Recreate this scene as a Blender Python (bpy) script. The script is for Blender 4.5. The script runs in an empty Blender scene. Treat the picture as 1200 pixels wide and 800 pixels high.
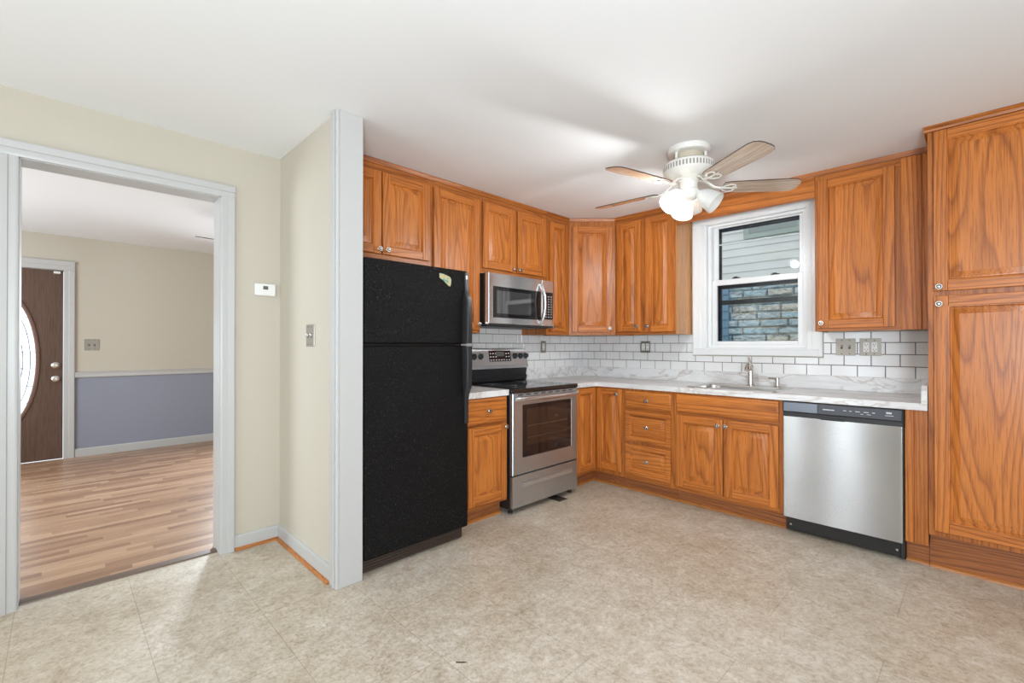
import bpy, bmesh, math, random
from mathutils import Vector, Matrix
random.seed(7)
sc = bpy.context.scene
COL = sc.collection
R = math.radians
PI = math.pi

# ------------------------------------------------------------------ camera
cam_d = bpy.data.cameras.new('camera')
cam = bpy.data.objects.new('camera', cam_d)
COL.objects.link(cam)
cam_d.sensor_width = 36.0
cam_d.lens = 539.4 / 1200 * 36
cam_d.shift_y = 2.36 / 1200
cam_d.clip_start = 0.05
yaw, pit = R(44.5432), R(0.2447)
Fh = Vector((math.sin(yaw), math.cos(yaw), 0))
Rt = Vector((math.cos(yaw), -math.sin(yaw), 0))
Fw = Fh * math.cos(pit) + Vector((0, 0, 1)) * math.sin(pit)
Up = Rt.cross(Fw)
m = Matrix((Rt, Up, -Fw)).transposed().to_4x4()
m.translation = (-4.056, -3.0376, 1.2375)
cam.matrix_world = m
sc.camera = cam

# ------------------------------------------------------------------ world, lights, exposure
sc.view_settings.view_transform = 'Standard'
sc.view_settings.look = 'None'
sc.view_settings.gamma = 1.0
sc.view_settings.use_curve_mapping = False
sc.view_settings.exposure = 0.12
world = bpy.data.worlds.new('overcast_sky')
sc.world = world
world.use_nodes = True
bgn = world.node_tree.nodes['Background']
bgn.inputs[0].default_value = (0.86, 0.93, 1.0, 1)
bgn.inputs[1].default_value = 1.25


def area(name, loc, aim, sx, sy, power, color=(1, 1, 1), spread=180):
    d = bpy.data.lights.new(name, 'AREA')
    d.shape = 'RECTANGLE'
    d.size, d.size_y = sx, sy
    d.energy = power
    d.color = color
    d.spread = R(spread)
    o = bpy.data.objects.new(name, d)
    COL.objects.link(o)
    o.location = loc
    v = (Vector(aim) - Vector(loc)).normalized()
    o.rotation_euler = v.to_track_quat('-Z', 'Y').to_euler()
    return o


# daylight at the side and living windows, plus added fill lamps in wall openings
COOL = (0.855, 0.955, 1.05)
area('back_fill', (-3.0, -6.05, 1.25), (-3.0, 0, 1.25), 2.6, 1.9, 14, COOL)  # unseen fill lamp added behind the camera
area('dining_fill', (-6.25, -3.9, 1.4), (0, -3.9, 1.4), 2.0, 1.5, 10, COOL)  # fill lamp added out of view to brighten the window wall
area('daylight_side_window', (-6.25, -1.53, 1.3), (0, -1.53, 1.3), 0.34, 1.9, 19, COOL)
area('daylight_side_window', (-6.25, -0.77, 1.3), (0, -0.77, 1.3), 0.2, 1.9, 12, COOL)
area('daylight_living_window', (-1.9, 4.1, 1.55), (-3.4, 0, 0.2), 0.5, 1.0, 58, COOL, 110)
area('living_side_light', (-6.25, 2.2, 1.4), (0, 2.2, 1.4), 1.6, 1.3, 72, COOL)  # area lamp in an unseen opening of the living room
area('daylight_front_door', (-4.48, 4.3, 1.08), (-4.48, 0, 1.0), 0.6, 1.5, 6, COOL)
# added fill behind the camera, aimed at the ceiling like a bounced flash
area('ceiling_bounce_fill', (-4.7, -3.9, 1.25), (-2.3, -1.9, 2.9), 0.6, 0.6, 92, COOL)


# ------------------------------------------------------------------ materials
def new_mat(name):
    mt = bpy.data.materials.new(name)
    mt.use_nodes = True
    nt = mt.node_tree
    return mt, nt, nt.nodes['Principled BSDF']


def plain(name, col, rough=0.5, metal=0.0, spec=0.5, emit=None, es=0.0, coat=0.0, bump=None):
    mt, nt, b = new_mat(name)
    b.inputs['Base Color'].default_value = (*col, 1)
    b.inputs['Roughness'].default_value = rough
    b.inputs['Metallic'].default_value = metal
    b.inputs['Specular IOR Level'].default_value = spec
    b.inputs['Coat Weight'].default_value = coat
    if emit:
        b.inputs['Emission Color'].default_value = (*emit, 1)
        b.inputs['Emission Strength'].default_value = es
    if bump:
        sc_, st = bump
        tc = nt.nodes.new('ShaderNodeTexCoord')
        n = nt.nodes.new('ShaderNodeTexNoise')
        n.inputs['Scale'].default_value = sc_
        n.inputs['Detail'].default_value = 3
        nt.links.new(tc.outputs['Object'], n.inputs['Vector'])
        bp = nt.nodes.new('ShaderNodeBump')
        bp.inputs['Strength'].default_value = st
        bp.inputs['Distance'].default_value = 0.002
        nt.links.new(n.outputs['Fac'], bp.inputs['Height'])
        nt.links.new(bp.outputs['Normal'], b.inputs['Normal'])
    return mt


def ramp(nt, stops, interp='LINEAR'):
    r = nt.nodes.new('ShaderNodeValToRGB')
    r.color_ramp.interpolation = interp
    els = r.color_ramp.elements
    while len(els) < len(stops):
        els.new(0.5)
    for e, (p, c) in zip(els, stops):
        e.position = p
        e.color = (*c, 1) if len(c) == 3 else c
    return r


def mathn(nt, op, a, b=None):
    n = nt.nodes.new('ShaderNodeMath')
    n.operation = op
    for i, v in enumerate((a, b)):
        if v is None:
            continue
        if isinstance(v, (int, float)):
            n.inputs[i].default_value = v
        else:
            nt.links.new(v, n.inputs[i])
    return n.outputs[0]


def obj_vec(nt, jitter=True):
    tc = nt.nodes.new('ShaderNodeTexCoord')
    if not jitter:
        return tc.outputs['Object']
    oi = nt.nodes.new('ShaderNodeObjectInfo')
    k = mathn(nt, 'MULTIPLY', oi.outputs['Random'], 23.0)
    cb = nt.nodes.new('ShaderNodeCombineXYZ')
    for i in range(3):
        nt.links.new(k, cb.inputs[i])
    ad = nt.nodes.new('ShaderNodeVectorMath')
    ad.operation = 'ADD'
    nt.links.new(tc.outputs['Object'], ad.inputs[0])
    nt.links.new(cb.outputs[0], ad.inputs[1])
    return ad.outputs[0]


def mapping(nt, vec, scale=(1, 1, 1), rot=(0, 0, 0), loc=(0, 0, 0)):
    mp = nt.nodes.new('ShaderNodeMapping')
    mp.inputs['Scale'].default_value = scale
    mp.inputs['Rotation'].default_value = rot
    mp.inputs['Location'].default_value = loc
    nt.links.new(vec, mp.inputs['Vector'])
    return mp.outputs[0]


def noise(nt, vec, scale, detail=2, rough=0.5, dist=0.0):
    n = nt.nodes.new('ShaderNodeTexNoise')
    n.inputs['Scale'].default_value = scale
    n.inputs['Detail'].default_value = detail
    n.inputs['Roughness'].default_value = rough
    n.inputs['Distortion'].default_value = dist
    nt.links.new(vec, n.inputs['Vector'])
    return n.outputs['Fac']


def mixc(nt, fac, a, b, mode='MIX'):
    n = nt.nodes.new('ShaderNodeMix')
    n.data_type = 'RGBA'
    n.blend_type = mode
    for sock, v in ((n.inputs['Factor'], fac), (n.inputs['A'], a), (n.inputs['B'], b)):
        if isinstance(v, (int, float)):
            sock.default_value = v
        elif isinstance(v, tuple):
            sock.default_value = (*v, 1)
        else:
            nt.links.new(v, sock)
    return n.outputs['Result']


def oak(name, axis, light, dark, rings=13.0, rough=0.36, contrast=0.8, stretch=0.055, drift=34.0):
    mt, nt, b = new_mat(name)
    v = obj_vec(nt)
    def sc3(k):
        return {'X': (k, 1, 1), 'Y': (1, k, 1), 'Z': (1, 1, k)}[axis]
    # cathedral figure: contour lines of a long smooth field, drifting across the board
    a = noise(nt, mapping(nt, v, sc3(stretch)), 5.5, 1.0, 0.35, 0.1)
    sep = nt.nodes.new('ShaderNodeSeparateXYZ')
    nt.links.new(v, sep.inputs[0])
    cross = sep.outputs[{'X': 2, 'Y': 0, 'Z': 0}[axis]]
    t = mathn(nt, 'ADD', mathn(nt, 'MULTIPLY', a, rings), mathn(nt, 'MULTIPLY', cross, drift))
    wob = noise(nt, mapping(nt, v, sc3(0.25)), 30, 2, 0.5)
    t = mathn(nt, 'ADD', t, mathn(nt, 'MULTIPLY', wob, 0.22))
    h = mathn(nt, 'FRACT', t)
    mid = tuple(d * 0.45 + l * 0.55 for d, l in zip(dark, light))
    rp = ramp(nt, [(0.0, dark), (0.16, mid), (0.40, light), (0.80, tuple(c * 1.06 for c in light)), (0.93, mid), (1.0, dark)])
    nt.links.new(h, rp.inputs[0])
    c = mixc(nt, contrast, light, rp.outputs[0])
    pores = noise(nt, mapping(nt, v, sc3(0.03)), 190, 3, 0.6)
    pr = ramp(nt, [(0.38, (0.58, 0.48, 0.40)), (0.50, (1, 1, 1))])
    nt.links.new(pores, pr.inputs[0])
    c = mixc(nt, 0.7, c, pr.outputs[0], 'MULTIPLY')
    big = noise(nt, mapping(nt, v, sc3(0.12)), 7.0, 2)
    br = ramp(nt, [(0.3, (0.90, 0.86, 0.82)), (0.7, (1.07, 1.07, 1.07))])
    nt.links.new(big, br.inputs[0])
    c = mixc(nt, 1.0, c, br.outputs[0], 'MULTIPLY')
    nt.links.new(c, b.inputs['Base Color'])
    b.inputs['Roughness'].default_value = rough
    b.inputs['Specular IOR Level'].default_value = 0.4
    bp = nt.nodes.new('ShaderNodeBump')
    bp.inputs['Strength'].default_value = 0.10
    bp.inputs['Distance'].default_value = 0.001
    nt.links.new(pores, bp.inputs['Height'])
    nt.links.new(bp.outputs['Normal'], b.inputs['Normal'])
    return mt


OL, OD = (0.53, 0.175, 0.032), (0.25, 0.067, 0.012)
OAKV = oak('oak_vertical', 'Z', OL, OD)
OAKH = oak('oak_horizontal', 'X', OL, OD)
OAKP = oak('oak_raised_panel', 'Z', OL, OD, 14.0, 0.34, 0.68, 0.11, 9.0)
OAKF = oak('oak_face_frame', 'Z', (0.43, 0.140, 0.026), (0.23, 0.063, 0.012))
OAKFH = oak('oak_face_frame_rail', 'X', (0.43, 0.140, 0.026), (0.23, 0.063, 0.012))
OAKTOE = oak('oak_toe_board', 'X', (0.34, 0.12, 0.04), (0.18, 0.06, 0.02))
OAKSHOE = oak('oak_shoe', 'X', (0.46, 0.18, 0.045), (0.30, 0.10, 0.025))
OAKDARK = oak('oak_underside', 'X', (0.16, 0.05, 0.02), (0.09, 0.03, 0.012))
BLADEW = oak('fan_blade_wood', 'X', (0.60, 0.46, 0.34), (0.44, 0.30, 0.20))
for n in BLADEW.node_tree.nodes:
    if n.type == 'BSDF_PRINCIPLED':
        n.inputs['Roughness'].default_value = 0.22
        n.inputs['Coat Weight'].default_value = 1.0
        n.inputs['Coat Roughness'].default_value = 0.18
        n.inputs['Coat IOR'].default_value = 1.7


def steel(name, base=0.62, rough=0.27, rot=0.0, tint=(0.98, 0.985, 0.985), aniso=0.9):
    mt, nt, b = new_mat(name)
    v = obj_vec(nt)
    cl = noise(nt, v, 3.0, 2)
    b.inputs['Roughness'].default_value = rough
    rp = ramp(nt, [(0.3, tuple(base * 0.93 * t for t in tint)), (0.7, tuple(base * 1.05 * t for t in tint))])
    nt.links.new(cl, rp.inputs[0])
    nt.links.new(rp.outputs[0], b.inputs['Base Color'])
    b.inputs['Metallic'].default_value = 0.86
    b.inputs['Anisotropic'].default_value = aniso
    b.inputs['Anisotropic Rotation'].default_value = rot
    tg = nt.nodes.new('ShaderNodeTangent')
    tg.direction_type = 'RADIAL'
    tg.axis = 'Z'
    nt.links.new(tg.outputs[0], b.inputs['Tangent'])
    return mt


STEEL = steel('stainless_brushed', 0.64, 0.2, 0.25)
STEELBG = steel('stainless_backguard', 0.72, 0.42, 0.25, (0.93, 0.98, 1.0))
STEELDW = steel('stainless_dishwasher', 0.45, 0.26, 0.25, (0.98, 0.97, 0.955), 1.0)
STEELDK = steel('stainless_range', 0.52, 0.28, 0.25, (0.92, 0.98, 1.0))
CHROME = plain('brushed_nickel', (0.62, 0.58, 0.53), 0.25, 1.0)
SINKST = plain('sink_steel', (0.60, 0.59, 0.57), 0.3, 1.0)
BLACKGL = plain('black_glass', (0.012, 0.011, 0.011), 0.06, 0, 0.6)
OVENGL = plain('oven_glass', (0.035, 0.02, 0.014), 0.08, 0, 0.6)
BLACKPL = plain('black_plastic', (0.018, 0.018, 0.019), 0.4)
BLACKEN = plain('black_enamel', (0.016, 0.015, 0.015), 0.3)
DISHPAN = plain('dishwasher_panel', (0.06, 0.063, 0.075), 0.3)
LEGEND = plain('pale_print', (0.55, 0.56, 0.58), 0.5)
GREYGL = plain('display_grey', (0.10, 0.105, 0.10), 0.25)
WHITEPL = plain('white_plastic', (0.80, 0.79, 0.76), 0.4)
PLATEMET = plain('pewter_plate', (0.30, 0.27, 0.23), 0.38, 0.7)
BONE = plain('almond_plate', (0.42, 0.385, 0.33), 0.4, 0.15)
DARKSLOT = plain('dark_slot', (0.02, 0.018, 0.016), 0.6)
BROWNMET = plain('brown_grille', (0.045, 0.028, 0.02), 0.5)
VENTMET = plain('bronze_register', (0.07, 0.05, 0.035), 0.5)
TRIMW = plain('white_trim_paint', (0.50, 0.492, 0.475), 0.35)
CEILM = plain('ceiling_paint', (0.83, 0.83, 0.825), 0.85, bump=(60, 0.05))
WALLC = plain('cream_wall_paint', (0.54, 0.49, 0.402), 0.7, bump=(90, 0.06))
WALLB = plain('blue_grey_wall_paint', (0.27, 0.285, 0.345), 0.7, bump=(90, 0.06))
FANW = plain('fan_white', (0.78, 0.76, 0.71), 0.3)
FANBEIGE = plain('fan_neck_beige', (0.55, 0.48, 0.36), 0.35)
FANSLOT = plain('fan_vent_slot', (0.30, 0.28, 0.25), 0.6)
BLADEEDGE = plain('blade_edge', (0.05, 0.035, 0.025), 0.5)
BULB = plain('lit_bulb', (1, 1, 1), 0.3, emit=(1.0, 0.95, 0.86), es=14)
VINYL = plain('window_vinyl', (0.80, 0.80, 0.79), 0.3)
STORM = plain('storm_frame', (0.010, 0.013, 0.019), 0.35)
GROUT = plain('dark_grout', (0.16, 0.135, 0.115), 0.8)
DOORM = oak('door_brown', 'Z', (0.125, 0.072, 0.05), (0.095, 0.055, 0.038), 8, 0.45, 0.6)
DOORTRIM = plain('door_oval_trim', (0.19, 0.105, 0.075), 0.4)
CAME = plain('lead_came', (0.10, 0.10, 0.11), 0.4, 0.6)


def glass(name, tint=(1, 1, 1), refl=0.12, rough=0.0):
    mt = bpy.data.materials.new(name)
    mt.use_nodes = True
    nt = mt.node_tree
    nt.nodes.clear()
    out = nt.nodes.new('ShaderNodeOutputMaterial')
    tr = nt.nodes.new('ShaderNodeBsdfTransparent')
    tr.inputs[0].default_value = (*tint, 1)
    gl = nt.nodes.new('ShaderNodeBsdfGlossy')
    gl.inputs['Roughness'].default_value = rough
    fr = nt.nodes.new('ShaderNodeFresnel')
    fr.inputs[0].default_value = 1.45
    mx = nt.nodes.new('ShaderNodeMixShader')
    nt.links.new(fr.outputs[0], mx.inputs[0])
    nt.links.new(tr.outputs[0], mx.inputs[1])
    nt.links.new(gl.outputs[0], mx.inputs[2])
    nt.links.new(mx.outputs[0], out.inputs[0])
    return mt


GLASS = glass('window_glass', (0.97, 0.99, 0.99))


def frosted(name, col, trans=0.6, mottled=False):
    mt = bpy.data.materials.new(name)
    mt.use_nodes = True
    nt = mt.node_tree
    b = nt.nodes['Principled BSDF']
    out = nt.nodes['Material Output']
    b.inputs['Base Color'].default_value = (*col, 1)
    b.inputs['Roughness'].default_value = 0.15
    tr = nt.nodes.new('ShaderNodeBsdfTranslucent')
    tr.inputs[0].default_value = (*col, 1)
    mx = nt.nodes.new('ShaderNodeMixShader')
    mx.inputs[0].default_value = trans
    nt.links.new(b.outputs[0], mx.inputs[1])
    nt.links.new(tr.outputs[0], mx.inputs[2])
    nt.links.new(mx.outputs[0], out.inputs[0])
    if mottled:
        v = obj_vec(nt, False)
        n = noise(nt, v, 38, 3)
        rp = ramp(nt, [(0.3, tuple(c * 0.6 for c in col)), (0.6, col)])
        nt.links.new(n, rp.inputs[0])
        nt.links.new(rp.outputs[0], tr.inputs[0])
        nt.links.new(rp.outputs[0], b.inputs['Base Color'])
    return mt


SHADEG = frosted('ribbed_glass_shade', (0.92, 0.92, 0.90), 0.45)
DOORGL = frosted('textured_door_glass', (0.95, 0.97, 0.97), 0.85, True)


def tile_mat():
    mt, nt, b = new_mat('white_subway_tile')
    v = obj_vec(nt, False)
    n = noise(nt, v, 4, 1)
    rp = ramp(nt, [(0.3, (0.74, 0.73, 0.71)), (0.7, (0.80, 0.79, 0.775))])
    nt.links.new(n, rp.inputs[0])
    nt.links.new(rp.outputs[0], b.inputs['Base Color'])
    b.inputs['Roughness'].default_value = 0.14
    return mt


TILE = tile_mat()


def marble():
    mt, nt, b = new_mat('marble_laminate')
    tc = nt.nodes.new('ShaderNodeTexCoord')
    v = mapping(nt, tc.outputs['Object'], (1.5, 0.45, 1.5), (0, 0, R(22)))
    n1 = noise(nt, v, 3.4, 5, 0.62, 0.5)
    rp = ramp(nt, [(0.28, (0.50, 0.475, 0.455)), (0.42, (0.66, 0.645, 0.63)), (0.56, (0.76, 0.755, 0.74)), (0.72, (0.60, 0.59, 0.58))])
    nt.links.new(n1, rp.inputs[0])
    n2 = noise(nt, mapping(nt, tc.outputs['Object'], (1.7, 0.6, 1.7), (0, 0, R(35))), 2.6, 4, 0.6, 0.7)
    vein = mathn(nt, 'ABSOLUTE', mathn(nt, 'SUBTRACT', n2, 0.52))
    r2 = ramp(nt, [(0.0, (0.66, 0.58, 0.53)), (0.03, (1, 1, 1))])
    nt.links.new(vein, r2.inputs[0])
    c = mixc(nt, 0.75, rp.outputs[0], r2.outputs[0], 'MULTIPLY')
    nt.links.new(c, b.inputs['Base Color'])
    b.inputs['Roughness'].default_value = 0.28
    return mt


MARBLE = marble()


def vinyl_floor():
    mt, nt, b = new_mat('mottled_vinyl_floor')
    tc = nt.nodes.new('ShaderNodeTexCoord')
    v = tc.outputs['Object']
    big = noise(nt, v, 1.3, 2, 0.5, 0.3)
    mid = noise(nt, v, 10.0, 6, 0.75, 0.4)
    fine = noise(nt, v, 48, 5, 0.75, 0.8)
    c0 = ramp(nt, [(0.32, (0.43, 0.36, 0.275)), (0.5, (0.54, 0.475, 0.39)), (0.68, (0.62, 0.57, 0.495))])
    nt.links.new(mid, c0.inputs[0])
    c1 = ramp(nt, [(0.34, (0.74, 0.69, 0.62)), (0.52, (1.0, 1.0, 1.0)), (0.66, (1.13, 1.14, 1.15))])
    nt.links.new(fine, c1.inputs[0])
    c3 = ramp(nt, [(0.35, (0.90, 0.85, 0.78)), (0.6, (1.04, 1.04, 1.04))])
    nt.links.new(big, c3.inputs[0])
    c = mixc(nt, 1.0, c0.outputs[0], c1.outputs[0], 'MULTIPLY')
    c = mixc(nt, 1.0, c, c3.outputs[0], 'MULTIPLY')
    br = nt.nodes.new('ShaderNodeTexBrick')
    br.inputs['Scale'].default_value = 1.0
    br.inputs['Brick Width'].default_value = 0.82
    br.inputs['Row Height'].default_value = 0.41
    br.inputs['Mortar Size'].default_value = 0.0016
    br.inputs['Mortar Smooth'].default_value = 0.0
    br.inputs['Color1'].default_value = (1, 1, 1, 1)
    br.inputs['Color2'].default_value = (0.965, 0.96, 0.955, 1)
    br.inputs['Mortar'].default_value = (0.74, 0.70, 0.66, 1)
    nt.links.new(mapping(nt, v, (1, 1, 1), (0, 0, R(90)), (0.1, 1.33 + 0.41 * 4, 0)), br.inputs['Vector'])
    c = mixc(nt, 1.0, c, br.outputs['Color'], 'MULTIPLY')
    nt.links.new(c, b.inputs['Base Color'])
    b.inputs['Roughness'].default_value = 0.38
    bp = nt.nodes.new('ShaderNodeBump')
    bp.inputs['Strength'].default_value = 0.08
    bp.inputs['Distance'].default_value = 0.002
    nt.links.new(mid, bp.inputs['Height'])
    nt.links.new(bp.outputs['Normal'], b.inputs['Normal'])
    return mt


VFLOOR = vinyl_floor()


def strip_floor():
    mt, nt, b = new_mat('oak_strip_floor')
    tc = nt.nodes.new('ShaderNodeTexCoord')
    v = tc.outputs['Object']
    sp3 = nt.nodes.new('ShaderNodeSeparateXYZ')
    nt.links.new(v, sp3.inputs[0])
    row = mathn(nt, 'FLOOR', mathn(nt, 'DIVIDE', sp3.outputs[1], 0.056))
    w1n = nt.nodes.new('ShaderNodeTexWhiteNoise')
    w1n.noise_dimensions = '1D'
    nt.links.new(row, w1n.inputs['W'])
    col = mathn(nt, 'FLOOR', mathn(nt, 'ADD', mathn(nt, 'DIVIDE', sp3.outputs[0], 0.48), mathn(nt, 'MULTIPLY', w1n.outputs['Value'], 7.0)))
    cbn = nt.nodes.new('ShaderNodeCombineXYZ')
    nt.links.new(row, cbn.inputs[0])
    nt.links.new(col, cbn.inputs[1])
    w2n = nt.nodes.new('ShaderNodeTexWhiteNoise')
    w2n.noise_dimensions = '2D'
    nt.links.new(cbn.outputs[0], w2n.inputs['Vector'])
    rp = ramp(nt, [(0.0, (0.27, 0.145, 0.082)), (0.5, (0.40, 0.235, 0.14)), (1.0, (0.52, 0.335, 0.21))])
    nt.links.new(w2n.outputs['Value'], rp.inputs[0])
    g = noise(nt, mapping(nt, v, (0.06, 1, 1)), 60, 4, 0.65)
    r2 = ramp(nt, [(0.3, (0.72, 0.68, 0.64)), (0.65, (1.08, 1.08, 1.08))])
    nt.links.new(g, r2.inputs[0])
    c = mixc(nt, 1.0, rp.outputs[0], r2.outputs[0], 'MULTIPLY')
    nt.links.new(c, b.inputs['Base Color'])
    b.inputs['Roughness'].default_value = 0.33
    return mt


WFLOOR = strip_floor()


def siding_mat():
    mt, nt, b = new_mat('lap_siding')
    b.inputs['Base Color'].default_value = (0.74, 0.73, 0.70, 1)
    b.inputs['Roughness'].default_value = 0.5
    return mt


SIDING = siding_mat()


def stone_mat():
    mt, nt, b = new_mat('stone_facing')
    v = obj_vec(nt)
    n = noise(nt, mapping(nt, v, (1, 1, 3.0)), 8, 4, 0.65, 1.2)
    oi = nt.nodes.new('ShaderNodeNewGeometry')
    rp = ramp(nt, [(0.30, (0.18, 0.21, 0.22)), (0.44, (0.50, 0.55, 0.57)), (0.66, (0.86, 0.88, 0.87))])
    nt.links.new(n, rp.inputs[0])
    r2 = ramp(nt, [(0.0, (0.75, 0.95, 1.05)), (0.5, (1.0, 1.0, 1.0)), (1.0, (1.15, 1.0, 0.85))])
    nt.links.new(oi.outputs['Random Per Island'], r2.inputs[0])
    nt.links.new(mixc(nt, 1.0, rp.outputs[0], r2.outputs[0], 'MULTIPLY'), b.inputs['Base Color'])
    b.inputs['Roughness'].default_value = 0.8
    bp = nt.nodes.new('ShaderNodeBump')
    bp.inputs['Strength'].default_value = 0.9
    bp.inputs['Distance'].default_value = 0.03
    nt.links.new(n, bp.inputs['Height'])
    nt.links.new(bp.outputs['Normal'], b.inputs['Normal'])
    return mt


STONE = stone_mat()
STONEGAP = plain('stone_mortar', (0.36, 0.37, 0.37), 0.9)
SAGE = plain('sage_trim', (0.38, 0.44, 0.40), 0.5)
BLUEP = plain('panel_blue', (0.17, 0.29, 0.40), 0.5)
GRASS = plain('ground_lawn', (0.10, 0.13, 0.06), 0.9)


def fridge_mat():
    mt, nt, b = new_mat('black_textured_fridge')
    v = obj_vec(nt, False)
    n = noise(nt, v, 125, 2, 0.7)
    b.inputs['Base Color'].default_value = (0.007, 0.0068, 0.0068, 1)
    b.inputs['Roughness'].default_value = 0.24
    gl = ramp(nt, [(0.58, (0.08, 0.08, 0.08)), (0.70, (0.65, 0.65, 0.65))])
    nt.links.new(n, gl.inputs[0])
    nt.links.new(gl.outputs[0], b.inputs['Specular IOR Level'])
    bp = nt.nodes.new('ShaderNodeBump')
    bp.inputs['Strength'].default_value = 0.9
    bp.inputs['Distance'].default_value = 0.008
    nt.links.new(n, bp.inputs['Height'])
    nt.links.new(bp.outputs['Normal'], b.inputs['Normal'])
    return mt


FRIDGE = fridge_mat()


def sticker_mat():
    mt, nt, b = new_mat('worn_sticker')
    v = obj_vec(nt, False)
    n = noise(nt, v, 45, 3)
    rp = ramp(nt, [(0.40, (0.10, 0.24, 0.17)), (0.5, (0.36, 0.40, 0.24)), (0.60, (0.52, 0.36, 0.15))])
    nt.links.new(n, rp.inputs[0])
    nt.links.new(rp.outputs[0], b.inputs['Base Color'])
    b.inputs['Roughness'].default_value = 0.4
    return mt


STICK = sticker_mat()


# ------------------------------------------------------------------ mesh helpers
class MB:
    def __init__(self):
        self.bm = bmesh.new()

    def _mark(self, faces, mat):
        for f in faces:
            f.material_index = mat

    def box(self, x0, x1, y0, y1, z0, z1, mat=0, bev=0.0, seg=1):
        bm = self.bm
        if x0 > x1: x0, x1 = x1, x0
        if y0 > y1: y0, y1 = y1, y0
        if z0 > z1: z0, z1 = z1, z0
        vs = [bm.verts.new((x, y, z)) for x in (x0, x1) for y in (y0, y1) for z in (z0, z1)]
        idx = [(0, 1, 3, 2), (4, 6, 7, 5), (0, 4, 5, 1), (2, 3, 7, 6), (0, 2, 6, 4), (1, 5, 7, 3)]
        fs = [bm.faces.new([vs[i] for i in q]) for q in idx]
        self._mark(fs, mat)
        if bev > 0:
            es = list({e for f in fs for e in f.edges})
            r = bmesh.ops.bevel(bm, geom=es, offset=bev, segments=seg, profile=0.5, affect='EDGES', clamp_overlap=True)
            self._mark(r['faces'], mat)
        return self

    def prism(self, pts, lo, hi, axis='x', mat=0):
        """pts are 2-D points in the plane across the axis: x -> (y,z), y -> (x,z), z -> (x,y)"""
        bm = self.bm
        def P(p, t):
            return {'x': (t, p[0], p[1]), 'y': (p[0], t, p[1]), 'z': (p[0], p[1], t)}[axis]
        a = [bm.verts.new(P(p, lo)) for p in pts]
        b = [bm.verts.new(P(p, hi)) for p in pts]
        n = len(pts)
        fs = [bm.faces.new(a[::-1]), bm.faces.new(b)]
        for i in range(n):
            fs.append(bm.faces.new((a[i], a[(i + 1) % n], b[(i + 1) % n], b[i])))
        self._mark(fs, mat)
        return self

    def rings(self, rl, mat=0, cap=True):
        """rl: list of rings, each a list of 3-D points of equal count"""
        bm = self.bm
        vr = [[bm.verts.new(p) for p in r] for r in rl]
        n = len(vr[0])
        fs = []
        for r0, r1 in zip(vr, vr[1:]):
            for i in range(n):
                fs.append(bm.faces.new((r0[i], r0[(i + 1) % n], r1[(i + 1) % n], r1[i])))
        if cap:
            fs.append(bm.faces.new(vr[-1]))
        self._mark(fs, mat)
        return self

    def lathe(self, prof, center=(0, 0, 0), axis=(0, 0, 1), seg=24, mat=0, caps=True):
        q = Vector((0, 0, 1)).rotation_difference(Vector(axis).normalized())
        c = Vector(center)
        rl = []
        for r, z in prof:
            rl.append([c + q @ Vector((max(r, 1e-5) * math.cos(2 * PI * i / seg), max(r, 1e-5) * math.sin(2 * PI * i / seg), z)) for i in range(seg)])
        bm = self.bm
        vr = [[bm.verts.new(p) for p in r] for r in rl]
        fs = []
        for r0, r1 in zip(vr, vr[1:]):
            for i in range(seg):
                fs.append(bm.faces.new((r0[i], r0[(i + 1) % seg], r1[(i + 1) % seg], r1[i])))
        if caps:
            fs.append(bm.faces.new(vr[0][::-1]))
            fs.append(bm.faces.new(vr[-1]))
        self._mark(fs, mat)
        return self

    def tube(self, pts, rad, seg=12, mat=0, flat=1.0):
        pts = [Vector(p) for p in pts]
        n = len(pts)
        rads = rad if isinstance(rad, (list, tuple)) else [rad] * n
        rl = []
        prev = None
        for i, p in enumerate(pts):
            t = (pts[min(i + 1, n - 1)] - pts[max(i - 1, 0)]).normalized()
            if prev is None:
                a = Vector((0, 0, 1)) if abs(t.z) < 0.9 else Vector((1, 0, 0))
                u = t.cross(a).normalized()
            else:
                u = (prev - t * prev.dot(t)).normalized()
            prev = u
            w = t.cross(u)
            rl.append([p + (u * math.cos(2 * PI * k / seg) + w * math.sin(2 * PI * k / seg) * flat) * rads[i] for k in range(seg)])
        bm = self.bm
        vr = [[bm.verts.new(q) for q in r] for r in rl]
        fs = []
        for r0, r1 in zip(vr, vr[1:]):
            for i in range(seg):
                fs.append(bm.faces.new((r0[i], r0[(i + 1) % seg], r1[(i + 1) % seg], r1[i])))
        fs.append(bm.faces.new(vr[0][::-1]))
        fs.append(bm.faces.new(vr[-1]))
        self._mark(fs, mat)
        return self

    def build(self, name, mats, parent=None, label=None, smooth=35):
        bmesh.ops.recalc_face_normals(self.bm, faces=self.bm.faces[:])
        me = bpy.data.meshes.new(name)
        self.bm.to_mesh(me)
        self.bm.free()
        for mt in (mats if isinstance(mats, (list, tuple)) else [mats]):
            me.materials.append(mt)
        for p in me.polygons:
            p.use_smooth = True
        me.set_sharp_from_angle(angle=R(smooth))
        o = bpy.data.objects.new(name, me)
        COL.objects.link(o)
        wn = o.modifiers.new('weighted_normals', 'WEIGHTED_NORMAL')
        wn.keep_sharp = True
        wn.weight = 100
        if parent:
            o.parent = parent
        if label:
            o['label'] = label
        return o


def thing(name, label, cat, loc=(0, 0, 0), rz=0.0, group=None):
    o = bpy.data.objects.new(name, None)
    o.empty_display_size = 0.1
    COL.objects.link(o)
    o.location = loc
    o.rotation_euler = (0, 0, rz)
    o['label'] = label
    o['category'] = cat
    if group:
        o['group'] = group
    return o


def tag(o, label, cat, group=None):
    o['label'] = label
    o['category'] = cat
    if group:
        o['group'] = group
    return o


def struct(o):
    o['kind'] = 'structure'
    return o


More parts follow.
